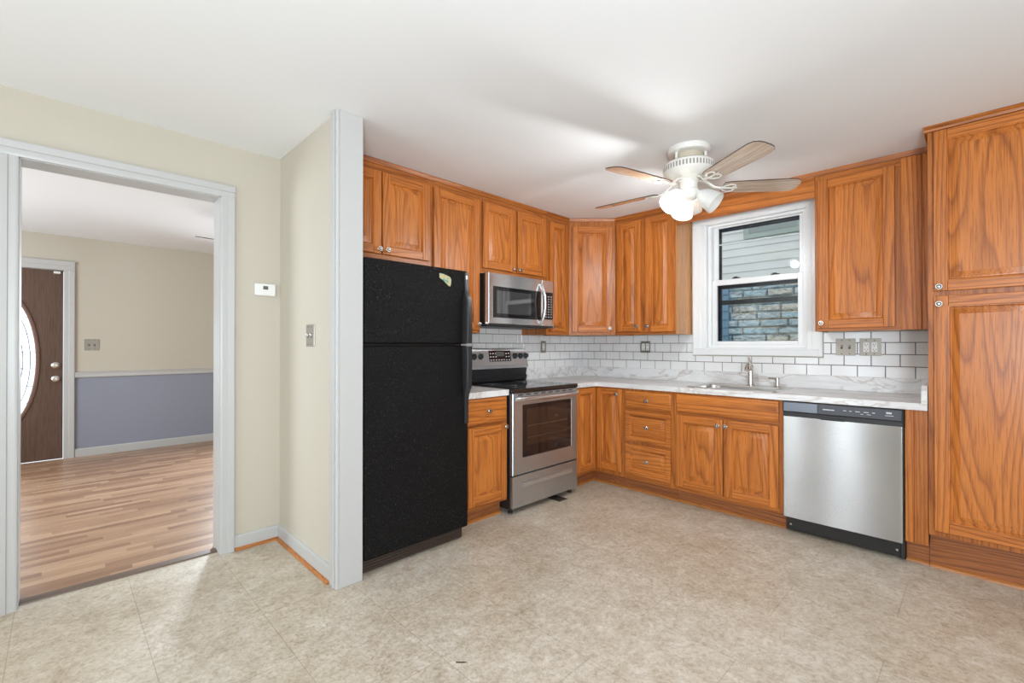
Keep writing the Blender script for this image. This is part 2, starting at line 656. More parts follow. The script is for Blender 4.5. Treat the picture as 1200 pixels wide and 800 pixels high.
WIN = -PI / 2          # rotation of anything that stands against the window wall

# ------------------------------------------------------------------ the room shell
CZ = 2.44
XL, YB, YF = -6.2, -6.0, 4.0     # far left wall, back wall, living room far wall
mb = MB(); mb.box(XL, 0.0, YB, 0.17, -0.05, 0.0)
struct(mb.build('floor', VFLOOR))
mb = MB(); mb.box(XL, 0.0, 0.17, YF, -0.05, 0.0)
struct(mb.build('floor', WFLOOR))
mb = MB(); mb.box(XL - 0.15, 0.14, YB - 0.15, YF + 0.15, CZ, CZ + 0.1)
struct(mb.build('ceiling', CEILM))

# window wall (x = 0), with its window opening
WY0, WY1, WZ0, WZ1 = -2.12, -1.341, 1.205, 2.303
mb = MB()
mb.box(0, 0.14, WY1, 0.0, 0, CZ); mb.box(0, 0.14, YB, WY0, 0, CZ)
mb.box(0, 0.14, WY0, WY1, 0, WZ0); mb.box(0, 0.14, WY0, WY1, WZ1, CZ)
struct(mb.build('wall_right', WALLC))
mb = MB(); mb.box(0, 0.14, 0.0, YF, 0, CZ)
struct(mb.build('wall_living_right', WALLC))
# range wall (y = 0)
mb = MB(); mb.box(-2.915, 0.0, 0.0, 0.28, 0, CZ)
struct(mb.build('wall_range', WALLC))
# doorway wall (y = 0.13)
DX0, DX1, DZ1 = -4.205, -3.36, 2.135
mb = MB()
mb.box(XL, DX0, 0.13, 0.28, 0, CZ); mb.box(DX1, -2.915, 0.13, 0.28, 0, CZ); mb.box(DX0, DX1, 0.13, 0.28, DZ1, CZ)
struct(mb.build('wall_left', WALLC))
# wing wall beside the refrigerator
mb = MB(); mb.box(-3.04, -2.915, -0.735, 0.13, 0, CZ)
struct(mb.build('wall_wing', WALLC))
# outer walls out of view, with side windows and wider openings added for lamps
mb = MB()
ys = [(-1.7, -1.36), (-0.87, -0.67)]
mb.box(XL - 0.15, XL, YB, -4.9, 0, CZ); mb.box(XL - 0.15, XL, -2.9, -1.7, 0, CZ); mb.box(XL - 0.15, XL, -4.9, -2.9, 0, 0.65); mb.box(XL - 0.15, XL, -4.9, -2.9, 2.15, CZ); mb.box(XL - 0.15, XL, -1.36, -0.87, 0, CZ); mb.box(XL - 0.15, XL, -0.67, 1.4, 0, CZ)
mb.box(XL - 0.15, XL, 3.0, YF, 0, CZ)
for a, b_ in ys:
    mb.box(XL - 0.15, XL, a, b_, 0, 0.35); mb.box(XL - 0.15, XL, a, b_, 2.25, CZ)
mb.box(XL - 0.15, XL, 1.4, 3.0, 0, 0.75); mb.box(XL - 0.15, XL, 1.4, 3.0, 2.05, CZ)
struct(mb.build('wall_far_left', WALLC))
mb = MB()
mb.box(XL, -4.3, YB - 0.15, YB, 0, CZ); mb.box(-1.7, 0, YB - 0.15, YB, 0, CZ)
mb.box(-4.3, -1.7, YB - 0.15, YB, 0, 0.3); mb.box(-4.3, -1.7, YB - 0.15, YB, 2.2, CZ)
struct(mb.build('wall_back', WALLC))
# living room far wall: cream over blue-grey, door and window openings
FDX0, FDX1, FDZ = -4.94, -4.02, 2.06
LWX0, LWX1 = -2.17, -1.63
mb = MB()
for z0, z1, mi in ((0, 0.905, 1), (0.905, CZ, 0)):
    mb.box(XL, FDX0, YF, YF + 0.15, z0, z1, mi)
    mb.box(FDX1, LWX0, YF, YF + 0.15, z0, z1, mi)
    mb.box(LWX1, 0, YF, YF + 0.15, z0, z1, mi)
mb.box(LWX0, LWX1, YF, YF + 0.15, 0, 0.9, 1); mb.box(LWX0, LWX1, YF, YF + 0.15, 2.1, CZ, 0)
mb.box(FDX0, FDX1, YF, YF + 0.15, FDZ, CZ, 0)
struct(mb.build('wall_living_front', [WALLC, WALLB]))
mb = MB(); mb.prism([(YF - 0.022, 0.885), (YF - 0.022, 0.915), (YF - 0.03, 0.93), (YF - 0.03, 0.94), (YF, 0.945), (YF, 0.875)], -3.93, 0, 'x')
mb.prism([(YF - 0.022, 0.885), (YF - 0.022, 0.915), (YF - 0.03, 0.93), (YF - 0.03, 0.94), (YF, 0.945), (YF, 0.875)], XL, -5.03, 'x')
struct(mb.build('trim_1', TRIMW))
mb = MB(); mb.prism([(YF - 0.014, 0), (YF - 0.014, 0.075), (YF - 0.006, 0.09), (YF, 0.09), (YF, 0)], -3.93, 0, 'x')
struct(mb.build('baseboard_living', TRIMW))

# doorway casing, kitchen side, living side and jamb lining
mb = MB()
def casing_profile(w):
    return [(0, 0), (0, 0.012), (0.012, 0.016), (w * 0.45, 0.016), (w * 0.5, 0.021), (w - 0.008, 0.024), (w, 0.02), (w, 0)]
CW = 0.072
# right leg (x grows away from the opening), left leg, head; profile thickness runs to -y
pr = casing_profile(CW)
mb.prism([(DX1 - 0.012 + a, 0.13 - t) for a, t in pr], 0, DZ1 - 0.0125, 'z')
mb.prism([(DX0 + 0.012 - a, 0.13 - t) for a, t in pr], 0, DZ1 - 0.0125, 'z')
mb.prism([(0.13 - t, DZ1 - 0.012 + a) for a, t in pr], DX0 - CW + 0.012, DX1 + CW - 0.012, 'x')
mb.prism([(DX1 - 0.012 + a, 0.28 + t) for a, t in pr], 0, DZ1 - 0.0125, 'z')
mb.prism([(DX0 + 0.012 - a, 0.28 + t) for a, t in pr], 0, DZ1 - 0.0125, 'z')
mb.prism([(0.28 + t, DZ1 - 0.012 + a) for a, t in pr], DX0 - CW + 0.012, DX1 + CW - 0.012, 'x')
mb.box(DX1 - 0.016, DX1, 0.13, 0.28, 0, DZ1); mb.box(DX0, DX0 + 0.016, 0.13, 0.28, 0, DZ1)
mb.box(DX0, DX1, 0.13, 0.28, DZ1 - 0.016, DZ1)
struct(mb.build('trim_2', TRIMW))
# wing wall end cap: a board across the end, a strip on each side
mb = MB()
mb.box(-3.04, -2.912, -0.755, -0.735, 0, CZ, 0, 0.003)
mb.box(-3.056, -3.0401, -0.757, -0.672, 0, CZ, 0, 0.004)
mb.box(-3.061, -3.056, -0.735, -0.715, 0, CZ, 0, 0.002)
struct(mb.build('trim_3', TRIMW))
# baseboards and orange quarter round in the kitchen
def base_prof(d=-1):
    return [(0, 0), (d * 0.014, 0), (d * 0.014, 0.072), (d * 0.008, 0.088), (0, 0.09)]
mb = MB()
mb.prism([(0.13 + a, b_) for a, b_ in base_prof()], DX1 + 0.06, -3.04, 'x')
struct(mb.build('baseboard_left', TRIMW))
mb = MB()
mb.prism([(-3.04 + a, b_) for a, b_ in base_prof()], -0.672, 0.13, 'y')
struct(mb.build('baseboard_wing', TRIMW))
mb = MB()
qr = [(0, 0), (-0.016, 0), (-0.0145, 0.008), (-0.009, 0.014), (0, 0.017)]
mb.prism([(0.116 + a, b_) for a, b_ in qr], DX1 + 0.062, -3.054, 'x')
mb.prism([(-3.054 + a, b_) for a, b_ in qr], -0.668, 0.116, 'y')
struct(mb.build('trim_4', OAKSHOE))
# dark reducer strip in the doorway
mb = MB()
mb.prism([(0.17, 0), (0.172, 0.006), (0.20, 0.011), (0.235, 0.006), (0.24, 0)], DX0 + 0.016, DX1 - 0.016, 'x')
struct(mb.build('trim_5', plain('reducer_strip', (0.12, 0.075, 0.05), 0.4)))

# ------------------------------------------------------------------ kitchen window
w1 = struct(thing('window_1', 'white double-hung kitchen window above the sink', 'window', (0, 0, 0)))
mb = MB()
cp = [(0, 0), (0, 0.010), (0.010, 0.014), (0.035, 0.014), (0.042, 0.020), (0.085, 0.022), (0.098, 0.026), (0.105, 0.022), (0.105, 0)]
mb.prism([(-t, WY1 - 0.004 + a) for a, t in cp], WZ0 - 0.05, WZ1 - 0.0045, 'z')
mb.prism([(-t, WY0 + 0.004 - a) for a, t in cp], WZ0 - 0.05, WZ1 - 0.0045, 'z')
mb.prism([(-t, WZ1 - 0.004 + a) for a, t in cp], WY0 - 0.101, WY1 + 0.101, 'y')
# sill: sloped nosing then apron
mb.prism([(0, WZ0 + 0.006), (-0.030, WZ0 + 0.006), (-0.034, WZ0), (-0.030, WZ0 - 0.008), (-0.022, WZ0 - 0.048), (0, WZ0 - 0.052)], WY0 - 0.075, WY1 + 0.075, 'y')
mb.build('casing', VINYL, w1)  # whiter than other trim; brightness put into the colour against the valance shade
mb = MB()
for y0, y1 in ((WY0, WY0 + 0.012), (WY1 - 0.012, WY1)):
    mb.box(0, 0.14, y0, y1, WZ0, WZ1)
mb.box(0, 0.14, WY0, WY1, WZ1 - 0.012, WZ1); mb.box(0, 0.14, WY0, WY1, WZ0, WZ0 + 0.012)
mb.build('jamb', VINYL, w1)
def frame_mb(x0, x1, y0, y1, z0, z1, wl, wr, wt, wb, bev=0.003):
    """wl is the frame width at y1 (left in view), wr at y0"""
    q = MB()
    q.box(x0, x1, y1 - wl, y1, z0, z1, 0, bev); q.box(x0, x1, y0, y0 + wr, z0, z1, 0, bev)
    q.box(x0, x1, y0 + wr, y1 - wl, z1 - wt, z1, 0, bev); q.box(x0, x1, y0 + wr, y1 - wl, z0, z0 + wb, 0, bev)
    return q
frame_mb(0.04, 0.12, WY0 + 0.012, WY1 - 0.012, WZ0 + 0.012, WZ1 - 0.012, 0.028, 0.028, 0.02, 0.03).build('frame', VINYL, w1)
sy0, sy1 = WY0 + 0.041, WY1 - 0.041
us = frame_mb(0.086, 0.112, sy0, sy1, 1.765, 2.29, 0.04, 0.032, 0.026, 0.04).build('upper_sash', VINYL, w1)
mb = MB(); mb.box(0.097, 0.101, sy0 + 0.03, sy1 - 0.036, 1.80, 2.245); mb.build('pane', GLASS, us)
ls = frame_mb(0.05, 0.082, sy0, sy1, 1.236, 1.808, 0.04, 0.036, 0.048, 0.038).build('lower_sash', VINYL, w1)
mb = MB(); mb.box(0.064, 0.068, sy0 + 0.033, sy1 - 0.036, 1.27, 1.765); mb.build('pane', GLASS, ls)
for yy in (-1.58, -1.88):
    mb = MB(); mb.box(0.055, 0.078, yy - 0.03, yy + 0.03, 1.808, 1.818, 0, 0.002); mb.box(0.058, 0.07, yy - 0.012, yy + 0.02, 1.818, 1.826, 0, 0.002)
    mb.build('sash_lock', BLACKPL, ls)
st = frame_mb(0.128, 0.15, sy0 + 0.005, sy1 + 0.005, 1.225, 2.30, 0.055, 0.03, 0.06, 0.01, 0.001)
st.box(0.13, 0.148, sy0 + 0.02, sy1 - 0.03, 1.595, 1.635); st.box(0.13, 0.15, sy0 + 0.02, sy1 - 0.03, 1.735, 1.775)
stf = st.build('storm_frame', STORM, w1)
mb = MB(); mb.box(0.125, 0.14, sy0 + 0.01, sy1 - 0.01, 2.122, 2.134); mb.build('storm_rail', VINYL, stf)

# ------------------------------------------------------------------ neighbouring house seen through the window
nh = thing('neighbor_house', 'pale sided house with grey stone lower wall outside the kitchen window', 'house', (3.0, 0, -0.6))
mb = MB()
z = 2.79
while z < 6.0:
    mb.prism([(0.0, z), (-0.018, z), (-0.004, z + 0.115), (0.0, z + 0.115)], -5.0, 5.0, 'y')
    z += 0.115
mb.box(0.0, 0.2, -5, 5, 0, 6)
mb.build('siding', SIDING, nh)
mb = MB()
random.seed(3)
z = 0.0
while z < 2.7:
    h = 0.105
    y = -4.0 + random.random() * 0.3
    while y < 3.0:
        w = random.uniform(0.28, 0.5)
        d = random.uniform(0.03, 0.07)
        a = [(-d * 0.2 - 0.02, y, z), (-d * 0.2 - 0.02, y + w - 0.005, z), (-d * 0.2 - 0.02, y + w - 0.005, z + h - 0.005), (-d * 0.2 - 0.02, y, z + h - 0.005)]
        i = 0.018
        b_ = [(-d - 0.02, y + i, z + i), (-d - 0.02, y + w - 0.005 - i, z + i), (-d - 0.02, y + w - 0.005 - i, z + h - 0.005 - i), (-d - 0.02, y + i, z + h - 0.005 - i)]
        o0 = [(0, p[1], p[2]) for p in a]
        mb.rings([o0, a, b_])
        y += w
    z += h
sw = mb.build('stone_facing', STONE, nh)
mb = MB(); mb.box(-0.022, 0.0, -4, 4, 0, 2.72); mb.build('mortar_bed', STONEGAP, nh)
mb = MB(); mb.box(-0.08, 0.0, -5, 5, 2.715, 2.79, 0, 0.005); mb.build('sill_band', SAGE, nh)
mb = MB(); mb.box(-0.05, 0.0, -1.40, -0.66, 3.36, 4.5, 0, 0.005); nw = mb.build('window_frame', SAGE, nh)
mb = MB(); mb.box(-0.055, -0.05, -1.33, -0.73, 3.43, 4.4); mb.build('window_pane', plain('neighbor_pane', (0.30, 0.34, 0.32), 0.2), nw)
mb = MB()
z = 0.3
while z < 2.6:
    mb.prism([(-0.10, z), (-0.118, z), (-0.104, z + 0.12), (-0.10, z + 0.12)], -0.47, 0.3, 'y')
    z += 0.12
mb.box(-0.1, -0.02, -0.47, 0.3, 0.1, 2.7)
mb.build('blue_panel', BLUEP, nh)  # blue lapped panel standing before the stone
mb = MB(); mb.box(0.2, 12, -14, 14, -0.65, -0.6)
struct(mb.build('ground', GRASS))

# ------------------------------------------------------------------ cabinets
def knob(parent, x, z, y):
    q = MB()
    q.lathe([(0.010, 0), (0.010, 0.002), (0.006, 0.004), (0.0055, 0.012), (0.0135, 0.016), (0.0165, 0.020), (0.0165, 0.0225), (0.0145, 0.0245)], (x, y, z), (0, -1, 0), 18, 0, True)
    q.lathe([(0.0105, 0), (0.0105, 0.0012), (0.0085, 0.0012)], (x, y - 0.0242, z), (0, -1, 0), 18, 1, True)
    q.lathe([(0.0075, 0), (0.006, 0.003), (0.002, 0.0042)], (x, y - 0.0248, z), (0, -1, 0), 16, 0, True)
    return q.build('knob', [CHROME, DARKSLOT], parent)


def panel_mb(x0, x1, z0, z1, yb, t=0.02, sw=0.055, rw=None, horiz=False):
    """raised-panel front: back on y = yb, face on y = yb - t"""
    q = MB()
    yf = yb - t
    rw = rw or sw
    q.box(x0, x0 + sw, yf, yb, z0, z1, 0, 0.004, 2)
    q.box(x1 - sw, x1, yf, yb, z0, z1, 0, 0.004, 2)
    q.box(x0 + sw - 0.0005, x1 - sw + 0.0005, yf + 0.0006, yb, z1 - rw, z1, 1, 0.003, 1)
    q.box(x0 + sw - 0.0005, x1 - sw + 0.0005, yf + 0.0006, yb, z0, z0 + rw, 1, 0.003, 1)
    a0, a1, c0, c1 = x0 + sw, x1 - sw, z0 + rw, z1 - rw
    def rg(i, y):
        return [(a0 + i, y, c0 + i), (a1 - i, y, c0 + i), (a1 - i, y, c1 - i), (a0 + i, y, c1 - i)]
    mx = min(0.045, (a1 - a0) * 0.3, (c1 - c0) * 0.3)
    q.rings([rg(-0.003, yf + 0.0035), rg(0.003, yf + 0.005), rg(0.006, yf + 0.011), rg(0.009, yf + 0.015), rg(0.016, yf + 0.015), rg(mx - 0.004, yf + 0.004), rg(mx, yf + 0.0025)], 1 if horiz else 2)
    return q


def slab_mb(x0, x1, z0, z1, yb, t=0.02):
    q = MB()
    yf = yb - t
    def rg(i, y):
        return [(x0 + i, y, z0 + i), (x1 - i, y, z0 + i), (x1 - i, y, z1 - i), (x0 + i, y, z1 - i)]
    q.rings([rg(0, yb), rg(0, yf + 0.008), rg(0.004, yf + 0.004), rg(0.012, yf + 0.0015), rg(0.016, yf)], 0)
    return q


def door(parent, x0, x1, z0, z1, yb, kx=None, kz=None, sw=0.055, name='door'):
    d = panel_mb(x0, x1, z0, z1, yb, sw=sw).build(name, [OAKV, OAKH, OAKP], parent)
    if kx is not None:
        knob(d, kx, kz, yb - 0.02)
    return d


def drawer(parent, x0, x1, z0, z1, yb, slab=False, kn=True):
    q = slab_mb(x0, x1, z0, z1, yb) if slab else panel_mb(x0, x1, z0, z1, yb, sw=0.042, horiz=True)
    d = q.build('drawer', [OAKH, OAKH] if not slab else OAKH, parent)
    if kn:
        knob(d, (x0 + x1) / 2, (z0 + z1) / 2, yb - (0.02 if slab else 0.0175))
    return d


def crown(parent, x0, x1, yf, ztop=2.44, out=0.016, h=0.032):
    q = MB()
    q.prism([(yf, ztop - h), (yf - out * 0.5, ztop - h), (yf - out * 0.6, ztop - h * 0.6), (yf - out, ztop - h * 0.3), (yf - out, ztop - 0.0005), (yf, ztop - 0.0005)], x0, x1, 'x')
    return q.build('crown_molding', OAKFH, parent)


def upper_carcass(parent, x0, x1, z0, z1, d=0.305, sides=True):
    q = MB()
    q.box(x0, x1, -d, -0.001, z0 + 0.02, z1 - 0.001, 0)
    q.box(x0, x0 + 0.015, -d, -0.001, z0, z0 + 0.02, 0); q.box(x1 - 0.015, x1, -d, -0.001, z0, z0 + 0.02, 0)
    q.box(x0 + 0.015, x1 - 0.015, -d, -d + 0.018, z0, z0 + 0.02, 1)
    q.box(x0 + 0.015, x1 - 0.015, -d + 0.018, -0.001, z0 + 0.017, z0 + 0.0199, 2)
    q.box(x0 + 0.03, x1 - 0.03, -d - 0.0008, -d + 0.002, z1 - 0.085, z1 - 0.002, 1)
    q.box(x0 + 0.03, x1 - 0.03, -d - 0.0008, -d + 0.002, z0, z0 + 0.038, 1)
    return q.build('carcass', [OAKF, OAKFH, OAKDARK], parent)


G_UP = None
UZ = 1.335
UF = -0.305


def upper(label, origin, rz, w, zb, doors, knobs, cat='cabinet'):
    c = thing('upper_cabinet', label, cat, (origin[0], origin[1], 0), rz, 'oak upper cabinets')
    upper_carcass(c, 0, w, zb, CZ)
    for (x0, x1, z0, z1), k in zip(doors, knobs):
        door(c, x0, x1, z0, z1, UF, k[0], k[1])
    crown(c, 0, w, UF)
    return c


# range wall, left to right (local x is measured from each cabinet's left end)
upper('short oak two-door upper cabinet above the black refrigerator', (-2.912, -0.002), 0, 0.732, 1.79,
      [(0.012, 0.341, 1.83, 2.365), (0.35, 0.713, 1.83, 2.365)], [(0.322, 1.859), (0.380, 1.859)])
upper('tall single-door oak upper cabinet between refrigerator and microwave', (-2.18, -0.002), 0, 0.459, UZ,
      [(0.018, 0.441, 1.356, 2.365)], [(0.425, 1.40)])
upper('short oak two-door upper cabinet directly above the microwave', (-1.721, -0.002), 0, 0.779, 1.803,
      [(0.021, 0.374, 1.845, 2.362), (0.405, 0.762, 1.845, 2.362)], [(0.354, 1.868), (0.420, 1.868)])
upper('narrow one-door oak upper cabinet between microwave and corner cabinet', (-0.942, -0.002), 0, 0.332, UZ,
      [(0.041, 0.286, 1.364, 2.360)], [(0.062, 1.401)])
# diagonal corner cabinet
cc = thing('corner_cabinet', 'diagonal oak upper cabinet across the corner of the two walls', 'cabinet', (-0.002, -0.002, 0), 0, 'oak upper cabinets')
q = MB()
pts = [(0, 0), (-0.608, 0), (-0.608, -0.303), (-0.303, -0.618), (0, -0.618)]
q.prism(pts, UZ + 0.02, CZ - 0.001, 'z', 0)
q.prism([(-0.608, -0.285), (-0.608, -0.303), (-0.303, -0.618), (-0.29, -0.60)], UZ, UZ + 0.0199, 'z', 1)
q.build('carcass', [OAKF, OAKFH], cc)
# its door lives in a local frame on the diagonal face
ang = math.atan2(-0.315, 0.305)
dl = math.hypot(0.305, 0.315)
d = panel_mb(0.03, dl - 0.03, 1.364, 2.36, 0.0).build('door', [OAKV, OAKH, OAKP], cc)
d.location = (-0.608, -0.303, 0); d.rotation_euler = (0, 0, ang)
knob(d, dl - 0.058, 1.40, -0.02)
q = MB(); q.prism([(0, CZ - 0.032), (-0.008, CZ - 0.032), (-0.016, CZ - 0.01), (-0.016, CZ - 0.0005), (0, CZ - 0.0005)], -0.005, dl + 0.005, 'x')
d = q.build('crown_molding', OAKFH, cc)
d.location = (-0.608, -0.303, 0); d.rotation_euler = (0, 0, ang)

# window wall (local x runs toward the camera's right)
c2 = upper('tall two-door oak upper cabinet just left of the kitchen window', (-0.002, -0.621), WIN, 0.602, UZ,
      [(0.026, 0.272, 1.366, 2.375), (0.322, 0.590, 1.358, 2.375)], [(0.240, 1.413), (0.345, 1.41)])
q = MB(); q.box(0.6021, 0.6055, UF + 0.001, -0.001, UZ, CZ - 0.001, 0, 0.001); q.build('end_panel', oak('oak_pale_end', 'Z', (0.60, 0.29, 0.10), (0.45, 0.19, 0.06), 8, 0.25, 0.4), c2)  # paler oak skin over the cabinet's right end
c = upper('tall one-door oak upper cabinet right of the window with wide filler', (-0.002, -2.235), WIN, 0.600, UZ,
          [(0.022, 0.431, 1.356, 2.372)], [(0.042, 1.391)])
q = MB(); q.box(0.458, 0.5565, UF - 0.006, UF - 0.0001, UZ, CZ - 0.033, 0, 0.002); q.box(0.5575, 0.6, UF - 0.006, UF - 0.0001, UZ, CZ - 0.033, 0, 0.002)
q.build('filler_strip', OAKV, c)
# valance over the window
v = thing('valance', 'oak valance board at the ceiling over the kitchen window', 'valance', (-0.002, -1.224, 0), WIN)
q = MB(); q.box(0, 1.010, UF, UF + 0.02, 2.268, CZ - 0.001, 0, 0.002); q.build('board', OAKH, v)
crown(v, 0, 1.010, UF)

# pantry
pn = thing('pantry_cabinet', 'full-height oak pantry cabinet with two stacked doors at the right', 'cabinet', (-0.002, -2.838, 0), WIN)
q = MB()
q.box(0, 0.66, -0.633, -0.001, 0.20, CZ - 0.001, 0)
q.box(0.0, 0.66, -0.555, -0.001, 0.0, 0.20, 1)
q.build('carcass', [OAKF, OAKTOE], pn)
door(pn, 0.024, 0.632, 1.533, 2.405, -0.633, 0.046, 1.555)
door(pn, 0.024, 0.632, 0.228, 1.507, -0.633, 0.046, 1.462, sw=0.058)
crown(pn, -0.014, 0.66, -0.633, CZ, 0.028, 0.03)
q = MB(); q.box(-0.014, 0.0, -0.633, -0.34, CZ - 0.03, CZ - 0.0005); q.build('crown_return', OAKFH, pn)
q = MB(); q.prism([(-0.555, 0), (-0.573, 0), (-0.571, 0.009), (-0.565, 0.016), (-0.555, 0.019)], 0.0, 0.66, 'x'); q.build('shoe_molding', OAKSHOE, pn)

# ---- base cabinets
BF = -0.61
def base_carcass(parent, x0, x1, sides=True, shoe=True):
    q = MB()
    q.box(x0, x1, BF, -0.001, 0.114, 0.8745, 0)
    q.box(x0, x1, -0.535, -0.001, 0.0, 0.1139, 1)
    q.box(x0 + 0.03, x1 - 0.03, BF - 0.0008, BF + 0.002, 0.114, 0.16, 2)
    q.box(x0 + 0.03, x1 - 0.03, BF - 0.0008, BF + 0.002, 0.66, 0.74, 2)
    q.build('carcass', [OAKF, OAKTOE, OAKFH], parent)
    if shoe:
        q = MB(); q.prism([(-0.535, 0), (-0.553, 0), (-0.551, 0.009), (-0.545, 0.016), (-0.535, 0.019)], x0, x1, 'x')
        q.build('shoe_molding', OAKSHOE, parent)

b = thing('base_cabinet', 'narrow oak base cabinet between the refrigerator and the range', 'cabinet', (-2.175, -0.002, 0), 0, 'oak base cabinets')
base_carcass(b, 0, 0.452)
drawer(b, 0.075, 0.436, 0.696, 0.868, BF, slab=True)
door(b, 0.075, 0.436, 0.14, 0.676, BF, 0.418, 0.654)

b = thing('corner_base_cabinet', 'oak corner base cabinet with two doors meeting right of the range', 'cabinet', (-0.002, -0.002, 0), 0, 'oak base cabinets')
q = MB()
q.prism([(0, 0), (-0.928, 0), (-0.928, -0.608), (-0.608, -0.608), (-0.608, -0.90), (0, -0.90)], 0.114, 0.8745, 'z', 0)
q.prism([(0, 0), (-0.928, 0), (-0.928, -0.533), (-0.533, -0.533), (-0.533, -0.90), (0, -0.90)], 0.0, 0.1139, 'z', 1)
q.build('carcass', [OAKF, OAKTOE], b)
door(b, -0.905, -0.633, 0.142, 0.862, -0.608, sw=0.05)
d = panel_mb(0.632, 0.885, 0.152, 0.862, -0.608, sw=0.05).build('door', [OAKV, OAKH, OAKP], b)
d.rotation_euler = (0, 0, WIN)
knob(d, 0.842, 0.818, -0.628)
q = MB(); q.prism([(-0.533, 0), (-0.551, 0), (-0.549, 0.009), (-0.543, 0.016), (-0.533, 0.019)], 0.533, 0.90, 'x')
d = q.build('shoe_molding', OAKSHOE, b); d.rotation_euler = (0, 0, WIN)
q = MB(); q.prism([(-0.533, 0), (-0.551, 0), (-0.549, 0.009), (-0.543, 0.016), (-0.533, 0.019)], -0.928, -0.533, 'x')
q.build('shoe_molding', OAKSHOE, b)

b = thing('drawer_cabinet', 'oak base cabinet with a stack of three drawers', 'cabinet', (-0.002, -0.903, 0), WIN, 'oak base cabinets')
base_carcass(b, 0, 0.452)
drawer(b, 0.022, 0.428, 0.714, 0.853, BF, slab=True)
drawer(b, 0.022, 0.428, 0.437, 0.694, BF)
drawer(b, 0.022, 0.428, 0.156, 0.411, BF)

b = thing('sink_cabinet', 'wide oak base cabinet with two doors beneath the sink', 'cabinet', (-0.002, -1.356, 0), WIN, 'oak base cabinets')
q = MB()
q.box(0, 0.762, BF, BF + 0.02, 0.114, 0.8745, 0); q.box(0, 0.018, BF + 0.02, -0.001, 0.114, 0.8745, 0); q.box(0.744, 0.762, BF + 0.02, -0.001, 0.114, 0.8745, 0)
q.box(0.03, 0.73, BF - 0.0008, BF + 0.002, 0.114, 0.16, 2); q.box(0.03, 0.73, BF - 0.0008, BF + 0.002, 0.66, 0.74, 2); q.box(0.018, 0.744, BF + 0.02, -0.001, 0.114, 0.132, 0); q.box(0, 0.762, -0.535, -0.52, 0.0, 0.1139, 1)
q.build('carcass', [OAKF, OAKTOE, OAKFH], b)
q = MB(); q.prism([(-0.535, 0), (-0.553, 0), (-0.551, 0.009), (-0.545, 0.016), (-0.535, 0.019)], 0, 0.762, 'x'); q.build('shoe_molding', OAKSHOE, b)
slab_mb(0.022, 0.736, 0.722, 0.862, BF).build('false_drawer_front', OAKH, b)
door(b, 0.022, 0.373, 0.146, 0.698, BF, 0.341, 0.653)
door(b, 0.382, 0.736, 0.146, 0.698, BF, 0.396, 0.655)

fp = thing('filler_panel', 'vertical oak filler strip between dishwasher and pantry', 'panel', (-0.002, -2.737, 0), WIN)
q = MB(); q.box(0, 0.038, BF - 0.004, BF + 0.02, 0.125, 0.8745, 0, 0.002); q.box(0.0385, 0.099, BF, BF + 0.02, 0.125, 0.8745, 1, 0.002)
q.build('board', [OAKV, OAKF], fp)
q = MB(); q.box(0.0, 0.099, -0.545, -0.53, 0, 0.125); q.build('toe_board', OAKTOE, fp)
q = MB(); q.prism([(-0.545, 0), (-0.563, 0), (-0.561, 0.009), (-0.555, 0.016), (-0.545, 0.019)], 0.0, 0.099, 'x'); q.build('shoe_molding', OAKSHOE, fp)

# ------------------------------------------------------------------ tile backsplashes
def tiles(name, label, x0, x1, rows, ph, rz, holes=(), bed=()):
    q = MB()
    L, H, g = 0.156, 0.082, 0.0052
    for bx0, bx1, bz in bed or ((x0, x1, rows[1]),):
        q.box(bx0, bx1, -0.004, -0.0005, rows[0], bz, 1)
    r = 0
    z = 1.0165 - 0.002
    while z < rows[1] - 0.01:
        z1 = min(z + H - g, rows[1])
        x = x0 - L + ((ph + (L / 2 if r % 2 else 0)) % L)
        while x < x1:
            a, b_ = max(x, x0), min(x + L - g, x1)
            if b_ - a > 0.006:
                segs = [(a, b_, z, z1)]
                for hx0, hx1, hz0, hz1 in holes:
                    nx = []
                    for s in segs:
                        if s[1] <= hx0 or s[0] >= hx1 or s[3] <= hz0 or s[2] >= hz1:
                            nx.append(s)
                        else:
                            if s[0] < hx0: nx.append((s[0], hx0, s[2], s[3]))
                            if s[1] > hx1: nx.append((hx1, s[1], s[2], s[3]))
                            if s[2] < hz0: nx.append((max(s[0], hx0), min(s[1], hx1), s[2], hz0))
                            if s[3] > hz1: nx.append((max(s[0], hx0), min(s[1], hx1), hz1, s[3]))
                    segs = nx
                for s in segs:
                    if s[1] - s[0] > 0.004 and s[3] - s[2] > 0.004:
                        q.box(s[0], s[1], -0.007, -0.003, s[2], s[3], 0, 0.0008)
            x += L
        z += H
        r += 1
    o = q.build(name, [TILE, GROUT])
    o.rotation_euler = (0, 0, rz)
    return tag(o, label, 'backsplash', 'white tile backsplashes')

tiles('tile_backsplash', 'white subway tile with dark grout on the range wall', -2.19, -0.0005, (1.0165, 1.39), 0.02, 0, [(-3, -1.72, 1.334, 2), (-0.943, 0, 1.334, 2)], [(-2.19, -1.72, 1.334), (-1.72, -0.943, 1.39), (-0.943, -0.0005, 1.334)])
# window wall: local x = -y
tiles('tile_backsplash', 'white subway tile with dark grout beneath the kitchen window', 0.0095, 2.835, (1.0165, 1.334), 0.08, WIN, [(1.235, 2.225, 1.145, 1.334)], [(0.0095, 1.235, 1.334), (1.235, 2.225, 1.145), (2.225, 2.835, 1.334)])

